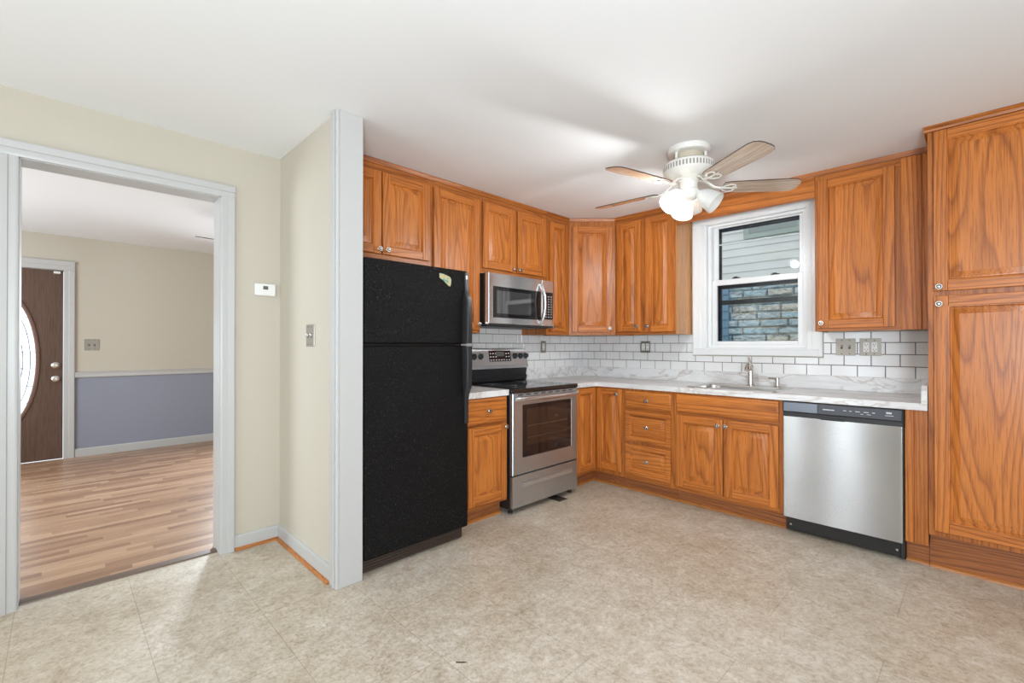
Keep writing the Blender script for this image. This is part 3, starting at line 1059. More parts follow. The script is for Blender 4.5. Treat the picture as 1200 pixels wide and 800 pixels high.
# ------------------------------------------------------------------ countertops
SY0, SY1, SX0, SX1 = -2.035, -1.445, -0.545, -0.085      # sink cut-out
ct = thing('countertop', 'long marble-look L-shaped countertop running under the window', 'countertop', (0, 0, 0), 0, 'marble-look countertops')
q = MB()
zt0, zt1 = 0.8755, 0.914
q.box(-0.93, -0.635, -0.635, -0.002, zt0, zt1)
q.box(-0.635, -0.002, -0.635, -0.002, zt0, zt1)
q.box(-0.635, SX0, -2.834, -0.635, zt0, zt1); q.box(SX1, -0.002, -2.834, -0.635, zt0, zt1)
q.box(SX0, SX1, SY1, -0.635, zt0, zt1); q.box(SX0, SX1, -2.834, SY0, zt0, zt1)
q.build('top', MARBLE, ct)
q = MB()
q.box(-0.93, -0.002, -0.022, -0.002, zt1, 1.016, 0, 0.003)
q.box(-0.022, -0.002, -2.834, -0.0225, zt1, 1.016, 0, 0.003)
q.build('backsplash_lip', MARBLE, ct)
q = MB(); q.prism([(-0.634, zt1), (-0.634, 0.985), (-0.60, 1.012), (-0.0225, 1.012), (-0.0225, zt1)], -2.834, -2.808, 'y'); q.build('end_splash', MARBLE, ct)
ct2 = thing('countertop', 'short marble-look countertop between refrigerator and range', 'countertop', (0, 0, 0), 0, 'marble-look countertops')
q = MB(); q.box(-2.178, -1.722, -0.638, -0.002, 0.8755, 0.918, 0, 0.003); q.build('top', MARBLE, ct2)
q = MB(); q.box(-2.178, -1.722, -0.022, -0.002, 0.918, 1.0162, 0, 0.003); q.build('backsplash_lip', MARBLE, ct2)

# ------------------------------------------------------------------ sink, faucet, sprayer
sk = thing('sink', 'stainless steel drop-in sink set in the marble-look countertop', 'sink', (-0.315, -1.74, 0.914))
def rrect(cx, cy, hx, hy, r, z, n=5):
    o = []
    for sx, sy, a0 in ((1, 1, 0), (-1, 1, 90), (-1, -1, 180), (1, -1, 270)):
        for k in range(n + 1):
            a = R(a0 + 90 * k / n)
            o.append((cx + sx * (hx - r) + r * math.cos(a), cy + sy * (hy - r) + r * math.sin(a), z))
    return o
q = MB()
q.rings([rrect(0, 0, 0.252, 0.318, 0.04, 0.0005), rrect(0, 0, 0.250, 0.316, 0.04, 0.006), rrect(0, 0, 0.240, 0.306, 0.04, 0.0065), rrect(-0.045, 0, 0.182, 0.282, 0.05, 0.004),
         rrect(-0.045, 0, 0.176, 0.276, 0.05, -0.004)], 0, False)
q.build('rim', SINKST, sk)
q = MB()
q.rings([rrect(-0.045, 0, 0.176, 0.276, 0.05, -0.004), rrect(-0.045, 0, 0.168, 0.268, 0.05, -0.15), rrect(-0.045, 0, 0.13, 0.23, 0.05, -0.175)], 0, True)
q.build('basin', SINKST, sk)
q = MB(); q.lathe([(0.045, 0), (0.045, 0.003), (0.03, 0.003), (0.02, 0.0015)], (-0.045, 0, -0.175), (0, 0, 1), 24); q.build('drain', CHROME, sk)

fc = thing('faucet', 'brushed nickel single-lever faucet behind the sink', 'faucet', (-0.115, -1.752, 0.9205))
q = MB(); q.lathe([(0.030, 0), (0.030, 0.006), (0.022, 0.012), (0.020, 0.05), (0.019, 0.12), (0.021, 0.135), (0.021, 0.155), (0.014, 0.165)], (0, 0, 0)); q.build('body', CHROME, fc)
q = MB(); q.tube([(-0.005, 0, 0.125), (-0.04, -0.006, 0.158), (-0.085, -0.014, 0.172), (-0.125, -0.02, 0.158), (-0.145, -0.023, 0.125)], [0.017, 0.016, 0.016, 0.018, 0.021], 16); q.build('spout', CHROME, fc)
q = MB(); q.tube([(0, 0, 0.16), (0.006, 0.006, 0.19), (0.018, 0.02, 0.222)], [0.012, 0.008, 0.006], 12); q.build('lever', CHROME, fc)
sp = thing('side_sprayer', 'small brushed nickel sprayer standing right of the faucet', 'sprayer', (-0.115, -1.945, 0.9205))
q = MB(); q.lathe([(0.024, 0), (0.024, 0.005), (0.016, 0.01), (0.014, 0.04), (0.0145, 0.06), (0.012, 0.068)], (0, 0, 0)); q.build('holder', CHROME, sp)
q = MB(); q.tube([(0.0, 0, 0.058), (-0.01, 0.02, 0.064), (-0.03, 0.055, 0.066)], [0.009, 0.008, 0.006], 10); q.build('nozzle', CHROME, sp)

# ------------------------------------------------------------------ dishwasher
dw = thing('dishwasher', 'stainless steel dishwasher with black control strip beside the pantry', 'dishwasher', (-0.002, -2.122, 0), WIN)
q = MB(); q.box(0.004, 0.610, -0.60, -0.03, 0.10, 0.872); q.build('body', BLACKEN, dw)
q = MB(); q.box(0.002, 0.606, -0.638, -0.6005, 0.112, 0.775, 0, 0.004, 2); q.build('door', STEELDW, dw)
q = MB()
q.prism([(-0.6005, 0.772), (-0.636, 0.776), (-0.636, 0.80), (-0.641, 0.806), (-0.641, 0.868), (-0.634, 0.872), (-0.6005, 0.872)], 0.002, 0.606, 'x', 0)
cpnl = q.build('control_panel', BLACKPL, dw)
q = MB(); q.box(0.006, 0.195, -0.6425, -0.6405, 0.808, 0.866, 0, 0.001); q.box(0.197, 0.602, -0.6425, -0.6405, 0.808, 0.866, 1, 0.001)
q.build('fascia', [plain('fascia_steel', (0.20, 0.22, 0.26), 0.25, 0.6), DISHPAN], cpnl)
marks = [(0.225, 0.285, 0.834, 0.840), (0.535, 0.56, 0.842, 0.852), (0.53, 0.568, 0.830, 0.833)]
for x0, w in ((0.33, 0.016), (0.36, 0.012), (0.39, 0.022), (0.43, 0.024), (0.47, 0.014)):
    marks.append((x0, x0 + w, 0.838, 0.842))
for x0, w in ((0.415, 0.014), (0.445, 0.02)):
    marks.append((x0, x0 + w, 0.826, 0.829))
for x0, x1, z0, z1 in marks:
    q = MB(); q.box(x0, x1, -0.6432, -0.6424, z0, z1); q.build('printed_mark', LEGEND, cpnl)
q = MB(); q.box(0.21, 0.34, -0.639, -0.63, 0.768, 0.782, 0, 0.003); q.build('latch_grip', BLACKPL, dw)
q = MB(); q.box(0.004, 0.612, -0.575, -0.545, 0.012, 0.111, 0, 0.003)
q.build('toe_kick', BLACKEN, dw)
q = MB(); q.box(0.594, 0.612, -0.60, -0.575, 0.012, 0.10, 0, 0.002); q.build('toe_kick_bracket', BLACKPL, dw)
for xx in (0.03, 0.575):
    q = MB(); q.lathe([(0.007, 0), (0.006, 0.003)], (xx, -0.575, 0.05), (0, -1, 0), 12); q.build('screw', CHROME, dw)
for xx in (0.05, 0.56):
    for yy in (-0.5, -0.1):
        q = MB(); q.lathe([(0.016, 0), (0.016, 0.012), (0.008, 0.014), (0.008, 0.10)], (xx, yy, 0.0), (0, 0, 1), 12)
        q.build('leveling_foot', BLACKPL, dw)

# ------------------------------------------------------------------ range
rg_ = thing('range', 'stainless steel electric range with black glass cooktop', 'range', (-1.7145, -0.03, 0))
RW = 0.776
def rx(x): return x + 1.7145
q = MB(); q.box(0.004, RW - 0.004, -0.605, 0.0, 0.035, 0.885, 0, 0.003); q.build('body', BLACKEN, rg_)
q = MB()
q.box(0.0, RW, -0.632, -0.03, 0.887, 0.919, 0, 0.006, 2)
ctp = q.build('cooktop', BLACKGL, rg_)
for bx, by, br_ in ((0.20, -0.46, 0.115), (0.575, -0.46, 0.09), (0.20, -0.2, 0.08), (0.575, -0.2, 0.105)):
    for r_ in (br_, br_ * 0.62):
        q = MB(); q.lathe([(r_ - 0.003, 0), (r_ - 0.003, 0.0006), (r_, 0.0006), (r_, 0)], (bx, by, 0.919), (0, 0, 1), 40, 0, False)
        q.build('burner_ring', GREYGL, ctp)
q = MB()
q.prism([(-0.03, 0.919), (-0.045, 0.93), (-0.052, 0.962), (-0.038, 0.975), (-0.05, 1.03), (0.0, 1.035), (0.0, 0.919)], 0.012, RW - 0.012, 'x')
q.build('rear_vent_trim', BLACKPL, rg_)
q = MB()
q.prism([(-0.058, 1.036), (-0.062, 1.06), (-0.055, 1.068), (-0.03, 1.20), (-0.02, 1.213), (0.0, 1.213), (0.0, 1.036)], 0.004, RW - 0.004, 'x')
bg_ = q.build('backguard', STEELBG, rg_)
q = MB(); q.box(0.004, 0.0, -0.05, 0, 1.036, 1.2); q.bm.free()
tilt = math.atan2(0.025, 0.132)
def on_guard(z): return -0.055 + 0.025 * (z - 1.068) / 0.132
nrm = Vector((0, -math.cos(tilt), math.sin(tilt)))
for xk in (-1.585, -1.512, -1.104, -1.032, -0.962):
    z = 1.142
    q = MB(); q.lathe([(0.027, 0), (0.027, 0.004), (0.021, 0.006), (0.019, 0.022), (0.016, 0.025)], (rx(xk), on_guard(z), z), nrm, 20)
    q.box(rx(xk) - 0.004, rx(xk) + 0.004, on_guard(z) - 0.033, on_guard(z) - 0.02, z - 0.012, z + 0.024, 0, 0.001)
    q.build('control_knob', BLACKPL, rg_)
q = MB()
for i, (x0, x1, z0, z1, mi, lift) in enumerate([(rx(-1.415), rx(-1.155), 1.098, 1.192, 0, 0.003), (rx(-1.335), rx(-1.235), 1.142, 1.182, 1, 0.0045)]):
    v4 = [(x0, on_guard(z0), z0), (x1, on_guard(z0), z0), (x1, on_guard(z1), z1), (x0, on_guard(z1), z1)]
    top = [tuple(Vector(p) + nrm * lift) for p in v4]
    q.rings([v4, top], mi)
for r_ in range(3):
    for c_ in range(8):
        if r_ > 0 and 2 < c_ < 6 : continue
        x0 = rx(-1.405) + c_ * 0.031
        z0 = 1.106 + r_ * 0.028
        v4 = [(x0, on_guard(z0), z0), (x0 + 0.016, on_guard(z0), z0), (x0 + 0.016, on_guard(z0 + .008), z0 + .008), (x0, on_guard(z0 + .008), z0 + .008)]
        q.rings([[tuple(Vector(p) + nrm * 0.003) for p in v4], [tuple(Vector(p) + nrm * 0.0036) for p in v4]], 2)
q.build('display', [BLACKGL, GREYGL, LEGEND], bg_)
# oven door with window and handle
od = MB()
def rect3(x0, x1, z0, z1, y): return [(x0, y, z0), (x1, y, z0), (x1, y, z1), (x0, y, z1)]
yo = -0.63
od.rings([rect3(0.006, RW - 0.006, 0.287, 0.884, -0.606), rect3(0.006, RW - 0.006, 0.287, 0.884, yo + 0.004), rect3(0.010, RW - 0.010, 0.291, 0.880, yo),
          rect3(0.108, 0.692, 0.402, 0.800, yo), rect3(0.112, 0.688, 0.406, 0.796, yo + 0.004)], 0, False)
odo = od.build('oven_door', STEELDK, rg_)
q = MB(); q.rings([rect3(0.112, 0.688, 0.406, 0.796, yo + 0.005), rect3(0.113, 0.687, 0.407, 0.795, yo + 0.003)], 0, True)
q.rings([rect3(0.158, 0.648, 0.49, 0.765, yo + 0.0028), rect3(0.160, 0.646, 0.492, 0.763, yo + 0.0022)], 1, True)
q.build('oven_window', [BLACKGL, OVENGL], odo)
q = MB(); q.box(0.17, 0.635, yo + 0.0016, yo + 0.0022, 0.632, 0.638, 0); q.box(0.17, 0.635, yo + 0.0016, yo + 0.0022, 0.545, 0.549, 0); q.build('oven_rack', plain('rack_dim', (0.14, 0.10, 0.08), 0.35, 0.6), odo)
q = MB()
n = 14
q.tube([(0.025 + (RW - 0.05) * i / n, yo - 0.012 - 0.034 * math.sin(PI * min(1, max(0, (i / n - 0.0) * 1.0))) ** 0.35, 0.845) for i in range(n + 1)], [0.017] * (n + 1), 14, 0)
q.build('oven_handle', STEEL, odo)
for k in range(8):
    q = MB(); q.box(0.06 + k * 0.085, 0.06 + k * 0.085 + 0.05, yo - 0.0012, yo + 0.002, 0.868, 0.876); q.build('vent_slot', DARKSLOT, odo)
q = MB()
q.box(0.006, RW - 0.006, yo, -0.606, 0.047, 0.278, 0, 0.004, 2)
dro = q.build('storage_drawer', STEELDK, rg_)
q = MB()
q.rings([rect3(0.10, 0.69, 0.188, 0.226, yo - 0.0005), rect3(0.104, 0.686, 0.191, 0.223, yo - 0.012), rect3(0.112, 0.68, 0.197, 0.221, yo - 0.014)], 0, True)
q.build('drawer_grip', STEEL, dro)
for xx in (0.04, RW - 0.04):
    for yy in (-0.57, -0.06):
        q = MB(); q.lathe([(0.018, 0), (0.018, 0.012), (0.01, 0.014), (0.01, 0.04)], (xx, yy, 0), (0, 0, 1), 12)
        q.build('leveling_foot', BLACKPL, rg_)

# ------------------------------------------------------------------ microwave
mw = thing('microwave', 'stainless over-the-range microwave with black glass window', 'microwave', (-1.719, -0.005, 1.392))
MW, MH = 0.762, 0.408
q = MB(); q.box(0.0, MW, -0.365, -0.004, 0.004, MH, 0, 0.003); q.build('body', BLACKEN, mw)
q = MB(); q.box(0.02, MW - 0.02, -0.36, -0.02, -0.006, 0.004); q.box(0.0, MW, -0.40, -0.365, 0.0, 0.012, 0, 0.002); q.build('bottom_vent', BLACKPL, mw)
ym = -0.405
q = MB()
dx1 = 0.612
q.rings([rect3(0.0, dx1, 0.013, MH, -0.366), rect3(0.0, dx1, 0.013, MH, ym + 0.005), rect3(0.005, dx1 - 0.004, 0.017, MH - 0.004, ym),
         rect3(0.045, 0.602, 0.062, 0.306, ym), rect3(0.047, 0.600, 0.064, 0.304, ym + 0.003)], 0, False)
mdo = q.build('door', STEEL, mw)
q = MB(); q.rings([rect3(0.047, 0.600, 0.064, 0.304, ym + 0.004), rect3(0.048, 0.599, 0.065, 0.303, ym + 0.0022)], 0, True)
q.rings([rect3(0.085, 0.475, 0.095, 0.275, ym + 0.0021), rect3(0.086, 0.474, 0.096, 0.274, ym + 0.0012)], 1, True)
q.build('window', [BLACKGL, plain('mesh_glass', (0.05, 0.05, 0.05), 0.04, 0, 1.0, coat=1.0)], mdo)
q = MB()
n = 12
q.tube([(0.585 + 0.012 * math.sin(PI * i / n), ym - 0.004 - 0.042 * math.sin(PI * i / n) ** 0.7, 0.03 + (MH - 0.07) * i / n) for i in range(n + 1)], [0.013] * (n + 1), 12, 0, 1.2)
q.build('handle', STEEL, mdo)
q = MB()
q.rings([rect3(dx1 + 0.002, MW, 0.013, MH, -0.366), rect3(dx1 + 0.002, MW, 0.013, MH, ym + 0.005), rect3(dx1 + 0.006, MW - 0.005, 0.017, MH - 0.004, ym)], 0, True)
mcp = q.build('control_panel', STEEL, mw)
q = MB(); q.box(dx1 + 0.012, MW - 0.012, ym - 0.002, ym + 0.001, 0.07, 0.306, 0, 0.001)
for r_ in range(9):
    for c_ in range(3):
        x0 = dx1 + 0.04 + c_ * 0.034
        q.box(x0, x0 + 0.014, ym - 0.0026, ym - 0.0019, 0.088 + r_ * 0.022, 0.095 + r_ * 0.022, 1)
q.build('keypad', [BLACKGL, LEGEND], mcp)

# ------------------------------------------------------------------ refrigerator
fr = thing('refrigerator', 'black textured top-freezer refrigerator beside the wing wall', 'refrigerator', (-2.902, -0.04, 0))
FW = 0.707
q = MB(); q.box(0.004, FW - 0.004, -0.645, 0.0, 0.03, 1.70, 0, 0.006, 2); q.build('body', BLACKEN, fr)
q = MB(); q.box(0, FW, -0.71, -0.648, 1.247, 1.711, 0, 0.012, 3); fz = q.build('freezer_door', FRIDGE, fr)
q = MB(); q.box(0, FW, -0.71, -0.648, 0.088, 1.236, 0, 0.012, 3); fd = q.build('refrigerator_door', FRIDGE, fr)
q = MB(); q.box(0.01, FW - 0.01, -0.66, -0.60, 0.008, 0.085, 0, 0.003)
for k in range(4):
    q.box(0.03, FW - 0.03, -0.664, -0.66, 0.018 + k * 0.016, 0.026 + k * 0.016, 0)
q.build('kick_grille', BROWNMET, fr)
for xx in (0.05, FW - 0.05):
    for yy in (-0.58, -0.06):
        q = MB(); q.lathe([(0.02, 0), (0.02, 0.015), (0.012, 0.018), (0.012, 0.04)], (xx, yy, 0), (0, 0, 1), 12)
        q.build('roller_foot', BLACKPL, fr)
# handles: long edge grips at the right, wide at the seam, tapering away from it
def grip(z_seam, z_bulge, z_end, parent, up):
    q = MB()
    xr = FW - 0.004
    s = 1 if up else -1
    prof = [(z_seam, 0.046, 0.050), (z_seam + s * 0.08, 0.044, 0.052), (z_bulge, 0.042, 0.048), (z_bulge + s * 0.05, 0.034, 0.02), (z_bulge + s * 0.09, 0.03, 0.010), (z_end, 0.028, 0.007)]
    rl = []
    for z, w, dp in prof:
        y0 = -0.709
        rl.append([(xr - w, y0, z), (xr, y0, z), (xr, y0 - dp * 0.8, z), (xr - 0.006, y0 - dp, z), (xr - w + 0.008, y0 - dp, z), (xr - w, y0 - dp * 0.75, z)])
    bm = q.bm
    vr = [[bm.verts.new(p) for p in r] for r in rl]
    for r0, r1 in zip(vr, vr[1:]):
        for i in range(6):
            bm.faces.new((r0[i], r0[(i + 1) % 6], r1[(i + 1) % 6], r1[i]))
    bm.faces.new(vr[0]); bm.faces.new(vr[-1])
    return q.build('handle', BLACKPL, parent)
hz = grip(1.25, 1.52, 1.70, fz, True)
hd = grip(1.233, 0.98, 0.745, fd, False)
q = MB(); q.box(FW - 0.026, FW - 0.012, -0.7175, -0.715, 1.655, 1.68, 0, 0.001); q.build('handle_badge', WHITEPL, hz)
# state-shaped sticker on the freezer door
stk = thing('sticker', 'small worn tan and green sticker on the black freezer door', 'sticker', (-2.42, -0.7508, 1.60))
q = MB()
q.prism([(0.0, 0.075), (0.035, 0.072), (0.078, 0.058), (0.088, 0.045), (0.086, 0.012), (0.078, 0.0), (0.066, 0.005), (0.03, 0.032), (0.0, 0.048)], -0.0012, 0, 'y')
q.build('decal', STICK, stk)

# ------------------------------------------------------------------ electrical plates, thermostat, register
def plate(name, label, cat, loc, rz, w, h, mat, kind, n, inner=None):
    t = thing(name, label, cat, loc, rz, 'wall plates of switches and outlets')
    q = MB()
    q.box(-w / 2, w / 2, -0.006, 0, -h / 2, h / 2, 0, 0.003, 2)
    q.build('cover_plate', mat, t)
    for k in range(n):
        cx = (k - (n - 1) / 2) * 0.046
        if kind == 'outlet':
            q = MB()
            q.box(cx - 0.017, cx + 0.017, -0.0085, -0.005, -0.034, 0.034, 0, 0.002)
            for zz in (-0.018, 0.018):
                q.box(cx - 0.008, cx - 0.005, -0.009, -0.0083, zz - 0.003, zz + 0.006, 1); q.box(cx + 0.005, cx + 0.008, -0.009, -0.0083, zz - 0.003, zz + 0.006, 1)
                q.lathe([(0.003, 0), (0.003, 0.0007)], (cx, -0.0083, zz - 0.009), (0, -1, 0), 10, 1)
            q.build('receptacle', [inner or WHITEPL, DARKSLOT], t)
        else:
            q = MB()
            q.box(cx - 0.006, cx + 0.006, -0.0072, -0.005, -0.013, 0.013, 1)
            q.prism([(-0.006, -0.004), (-0.02, 0.006), (-0.019, 0.011), (-0.006, 0.006)], cx - 0.004, cx + 0.004, 'x', 0)
            q.build('toggle', [inner or WHITEPL, DARKSLOT], t)
        for zz in ((-h / 2 + 0.013, h / 2 - 0.013)):
            q = MB(); q.lathe([(0.0035, 0), (0.003, 0.001)], (cx, -0.006, zz), (0, -1, 0), 10)
            q.build('screw', DARKSLOT, t)
    return t
TY = -0.0073
plate('switch_plate', 'almond double light switch right of the kitchen window', 'switch', (TY, -2.359, 1.226), WIN, 0.118, 0.122, BONE, 'switch', 2, BONE)
plate('outlet', 'almond double outlet nearest the pantry on the tiled wall', 'outlet', (TY, -2.501, 1.226), WIN, 0.122, 0.122, BONE, 'outlet', 2)
plate('outlet', 'dark metal double outlet under the cabinet left of the window', 'outlet', (TY, -0.769, 1.223), WIN, 0.102, 0.112, PLATEMET, 'outlet', 2)
plate('outlet', 'dark metal single outlet on the tiled wall right of the range', 'outlet', (-0.642, TY, 1.223), 0, 0.075, 0.118, PLATEMET, 'outlet', 1)
plate('switch_plate', 'brown metal double light switch on the wing wall', 'switch', (-3.0403, -0.384, 1.294), WIN, 0.116, 0.124, PLATEMET, 'switch', 2)
plate('switch_plate', 'grey metal double switch plate beside the brown front door', 'switch', (-3.792, YF - 0.0003, 1.246), 0, 0.125, 0.124, PLATEMET, 'switch', 2, BONE)
th = thing('thermostat', 'white wall thermostat with small grey display by the doorway', 'thermostat', (-3.133, 0.1297, 1.588))
q = MB(); q.box(-0.060, 0.060, -0.026, 0, -0.037, 0.037, 0, 0.006, 3); q.build('housing', WHITEPL, th)
q = MB(); q.box(-0.014, 0.015, -0.0268, -0.025, 0.0, 0.022, 0, 0.0008); q.build('display', plain('lcd_grey', (0.12, 0.125, 0.105), 0.3), th)
q = MB(); q.box(0.028, 0.042, -0.0275, -0.025, 0.004, 0.018, 0, 0.001); q.box(-0.055, 0.055, -0.0265, -0.0255, -0.0375, -0.034); q.build('buttons', WHITEPL, th)
vt = thing('floor_register', 'dark bronze floor vent in front of the range', 'vent', (-1.18, -0.653, 0))
q = MB(); q.box(-0.05, 0.05, -0.05, 0.11, 0.0003, 0.005, 0, 0.002)
q.build('frame', VENTMET, vt)
q = MB()
for k in range(7):
    q.box(-0.04 + k * 0.0125, -0.034 + k * 0.0125, -0.04, 0.10, 0.005, 0.0062)
q.build('louvers', DARKSLOT, vt)
# small scratch-like splinter lying on the vinyl
sp_ = MB(); sp_.prism([(0, 0), (0.03, 0.002), (0.045, 0.006), (0.03, 0.008), (0.002, 0.005)], 0.0003, 0.002, 'z')
o = sp_.build('wood_splinter', plain('splinter_brown', (0.08, 0.05, 0.035), 0.7)); o.location = (-2.95, -1.60, 0); o.rotation_euler = (0, 0, R(-50))
tag(o, 'tiny dark splinter lying on the vinyl floor', 'debris')

# ------------------------------------------------------------------ ceiling fan
def make_fan(loc, label, phi, blade_mat, lit):
    f = thing('ceiling_fan', label, 'fan', loc, 0, 'ceiling fans')
    q = MB(); q.lathe([(0.124, 0), (0.126, -0.012), (0.118, -0.03), (0.10, -0.038)], (0, 0, 0), (0, 0, 1), 40); q.build('canopy', FANW, f)
    q = MB(); q.lathe([(0.085, -0.036), (0.082, -0.085)], (0, 0, 0), (0, 0, 1), 36)
    for k in range(3):
        a = R(40 + 120 * k)
        q.lathe([(0.008, 0), (0.008, 0.05)], (0.098 * math.cos(a), 0.098 * math.sin(a), -0.086), (0, 0, 1), 10, 1)
    q.build('neck', [FANBEIGE, FANW], f)
    q = MB(); q.lathe([(0.09, -0.082), (0.132, -0.088), (0.146, -0.10), (0.149, -0.112), (0.149, -0.142), (0.144, -0.152), (0.125, -0.168), (0.10, -0.182), (0.075, -0.19)], (0, 0, 0), (0, 0, 1), 96)
    for fc_ in q.bm.faces:
        zc = fc_.calc_center_median()
        if -0.142 < zc.z < -0.112 and int(math.floor((math.atan2(zc.y, zc.x) % (2 * PI)) / (2 * PI / 96))) % 2:
            fc_.material_index = 1
    q.build('motor_housing', [FANW, FANSLOT], f)
    for k in range(5):
        a = phi + 2 * PI * k / 5
        # blade, radial along local x, built flat then pitched
        q = MB()
        r0, r1 = 0.20, 0.64
        out = []
        ns = 8
        prof = [(r0, 0.048), (r0 + 0.03, 0.056), (0.35, 0.062), (0.50, 0.067), (r1 - 0.06, 0.069), (r1 - 0.025, 0.062), (r1 - 0.006, 0.042), (r1, 0.018)]
        pts = [(x, y) for x, y in prof] + [(x, -y) for x, y in reversed(prof)]
        bm = q.bm
        t = 0.006
        lo = [bm.verts.new((x, y, -t / 2)) for x, y in pts]
        hi = [bm.verts.new((x, y, t / 2)) for x, y in pts]
        f0 = bm.faces.new(lo[::-1]); f1 = bm.faces.new(hi)
        for i in range(len(pts)):
            fe = bm.faces.new((lo[i], lo[(i + 1) % len(pts)], hi[(i + 1) % len(pts)], hi[i])); fe.material_index = 1
        bl = q.build('blade', [blade_mat, BLADEEDGE], f)
        bl.rotation_euler = Matrix.Rotation(a, 3, 'Z').to_euler()
        bl.rotation_euler = (Matrix.Rotation(a, 3, 'Z') @ Matrix.Rotation(R(-12), 3, 'X')).to_euler()
        bl.location = (0, 0, -0.238)
        # blade iron: arm from the motor, then a scrolled bracket under the blade
        q = MB()
        q.tube([(0.07, 0, 0.05), (0.11, 0, 0.035), (0.15, 0, 0.0), (0.20, 0, -0.009)], [0.013, 0.012, 0.011, 0.010], 10, 0, 0.6)
        for s in (-1, 1):
            q.tube([(0.185, 0, -0.008), (0.205, 0.022 * s, -0.008), (0.235, 0.040 * s, -0.008), (0.262, 0.034 * s, -0.008), (0.27, 0.018 * s, -0.008), (0.255, 0.008 * s, -0.008)], 0.0062, 8, 0, 0.6)
        q.tube([(0.19, 0, -0.008), (0.23, 0, -0.008), (0.285, 0, -0.008)], [0.009, 0.008, 0.005], 8, 0, 0.6)
        ir = q.build('blade_iron', FANW, f)
        ir.rotation_euler = bl.rotation_euler
        ir.location = bl.location
    if lit is None:
        return f
    q = MB(); q.lathe([(0.066, -0.188), (0.068, -0.20), (0.055, -0.208), (0.052, -0.25), (0.058, -0.258), (0.058, -0.29), (0.045, -0.305), (0.02, -0.312)], (0, 0, 0), (0, 0, 1), 32)
    lk = q.build('light_kit', FANW, f)
    for k, az in enumerate((-80, 40, 160)):
        a = R(az)
        ax = Vector((math.cos(a) * 0.77, math.sin(a) * 0.77, -0.64)).normalized()
        st_ = Vector((math.cos(a) * 0.045, math.sin(a) * 0.045, -0.268))
        q = MB(); q.tube([st_ - ax * 0.02, st_ + ax * 0.03], [0.017, 0.02], 14); q.build('lamp_socket', FANW, lk)
        base = st_ + ax * 0.02
        prof = [(0.021, 0.0), (0.030, 0.008), (0.044, 0.03), (0.052, 0.058), (0.056, 0.088), (0.060, 0.108), (0.0575, 0.108), (0.0535, 0.088), (0.0495, 0.058), (0.041, 0.03), (0.027, 0.01), (0.019, 0.003)]
        prof = [(a_ * 1.1, b_ * 1.14) for a_, b_ in prof]
        q = MB(); q.lathe(prof, base, ax, 32, 0, False)
        q.build('glass_shade', SHADEG, lk)
        q = MB(); q.lathe([(0.012, 0.01), (0.014, 0.03), (0.026, 0.05), (0.03, 0.066), (0.024, 0.084), (0.008, 0.093)], base, ax, 20)
        bu = q.build('bulb', BULB if lit[k] else WHITEPL, lk)
        if lit[k]:
            d = bpy.data.lights.new('bulb_light', 'POINT')
            d.energy = 20
            d.shadow_soft_size = 0.035
            d.color = (0.90, 0.955, 1.0)
            lo_ = bpy.data.objects.new('bulb_light', d)
            COL.objects.link(lo_)
            lo_.parent = bu
            lo_.location = base + ax * 0.118
    return f


make_fan((-1.31, -1.79, CZ - 0.0005), 'white ceiling fan with brown blades and glass lamp shades over the kitchen', R(22), BLADEW, (False, True, True))
make_fan((-2.56, 1.90, CZ - 0.0005), 'dark-bladed ceiling fan glimpsed through the doorway', R(187), BLADEEDGE, None)

# ------------------------------------------------------------------ front door in the living room
d1 = struct(thing('door_1', 'brown front door with an oval leaded glass light', 'door', (0, YF, 0)))
DCX, DCZ, DA, DB = -4.48, 1.08, 0.247, 0.69
q = MB()
N = 48
def oval(a, b_, y): return [(DCX + a * math.cos(2 * PI * i / N), y, DCZ + b_ * math.sin(2 * PI * i / N)) for i in range(N)]
def border(y):
    # rectangle points at matching angles
    o = []
    hx0, hx1, hz0, hz1 = FDX0 + 0.004 - DCX, FDX1 - 0.004 - DCX, 0.003 - DCZ, FDZ - 0.006 - DCZ
    for i in range(N):
        a = 2 * PI * i / N
        c, s = math.cos(a), math.sin(a)
        k = min((hx1 / c) if c > 1e-6 else (hx0 / c if c < -1e-6 else 1e9), (hz1 / s) if s > 1e-6 else (hz0 / s if s < -1e-6 else 1e9))
        o.append((DCX + c * k, y, DCZ + s * k))
    return o
q.rings([border(0.06), border(0.02), oval(DA + 0.02, DB + 0.02, 0.02), oval(DA + 0.02, DB + 0.02, 0.06)], 0, False)
for (hx, hz) in ((FDX0 + 0.004, FDZ - 0.006), (FDX1 - 0.004, FDZ - 0.006), (FDX0 + 0.004, 0.003), (FDX1 - 0.004, 0.003)):
    sx = 0.12 if hx < DCX else -0.12
    sz = -0.3 if hz > DCZ else 0.3
    q.prism([(hx, hz), (hx + sx, hz), (hx, hz + sz)], 0.0205, 0.06, 'y')
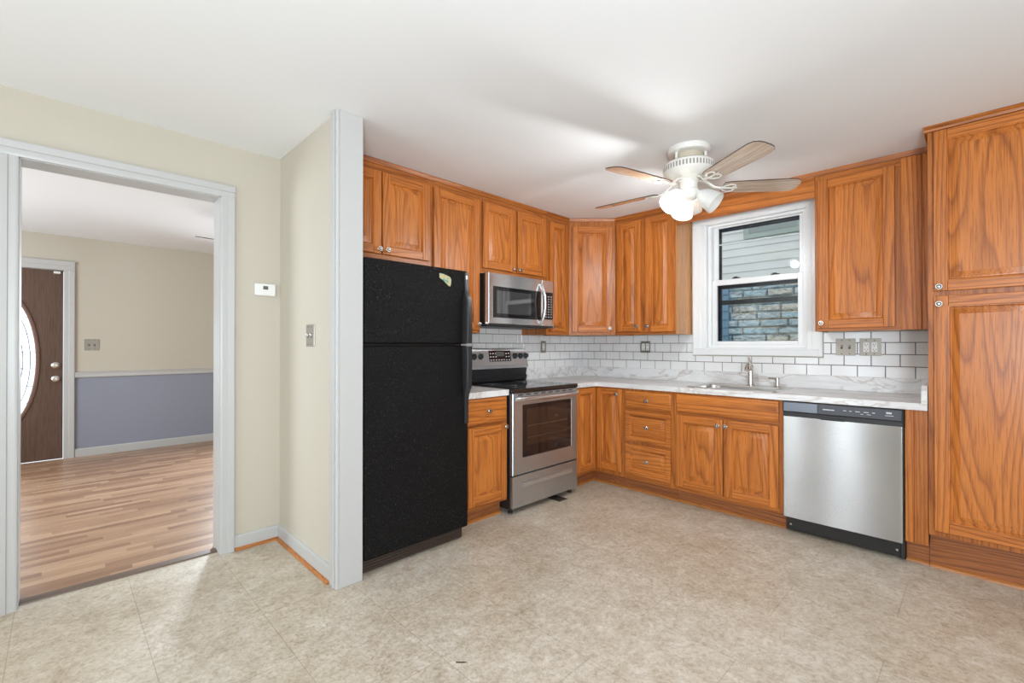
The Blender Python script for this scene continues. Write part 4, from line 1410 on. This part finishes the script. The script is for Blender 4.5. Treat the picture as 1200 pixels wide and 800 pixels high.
dsl = q.build('door_slab', DOORM, d1)
q = MB(); q.rings([oval(DA + 0.034, DB + 0.034, 0.02), oval(DA + 0.03, DB + 0.03, 0.008), oval(DA + 0.012, DB + 0.012, 0.004), oval(DA, DB, 0.014), oval(DA, DB, 0.05)], 0, False); q.build('oval_molding', DOORTRIM, dsl)
q = MB(); q.rings([oval(DA + 0.005, DB + 0.005, 0.036), oval(DA + 0.004, DB + 0.004, 0.034)], 0, True); q.build('oval_glass', DOORGL, dsl)
q = MB()
for fa in (0.84, 0.62):
    q.tube(oval(DA * fa, DB * fa, 0.032) + [oval(DA * fa, DB * fa, 0.032)[0]], 0.004, 6)
for fz_ in (-0.66, -0.4, -0.13, 0.13, 0.4, 0.66):
    hw = DA * math.sqrt(1 - fz_ ** 2)
    q.tube([(DCX - hw, 0.032, DCZ + fz_ * DB), (DCX + hw, 0.032, DCZ + fz_ * DB)], 0.0028, 6)
for s in (-1, 1):
    q.tube([(DCX + s * 0.15, 0.032, DCZ - 0.13 * DB), (DCX + s * 0.05, 0.032, DCZ), (DCX + s * 0.15, 0.032, DCZ + 0.13 * DB)], 0.0028, 6)
q.build('leading', CAME, dsl)
for zz in (1.022, 0.875):
    q = MB(); q.lathe([(0.033, 0), (0.033, 0.006), (0.022, 0.012), (0.02, 0.03), (0.027, 0.042), (0.026, 0.055), (0.015, 0.062)], (-4.082, 0.02, zz), (0, -1, 0), 22)
    q.build('deadbolt' if zz > 1 else 'door_knob', CHROME, dsl)
q = MB(); q.box(-4.10, -4.045, 0.0, 0.03, 2.02, 2.045, 0, 0.003); q.build('door_sensor', WHITEPL, dsl)
q = MB()
pr = casing_profile(0.088)
q.prism([(FDX1 + a, -t) for a, t in pr], 0, FDZ - 0.0005, 'z')
q.prism([(FDX0 - a, -t) for a, t in pr], 0, FDZ - 0.0005, 'z')
q.prism([(-t, FDZ + 0.0 + a * 1.15) for a, t in pr], FDX0 - 0.088, FDX1 + 0.088, 'x')
q.build('door_casing', TRIMW, d1)
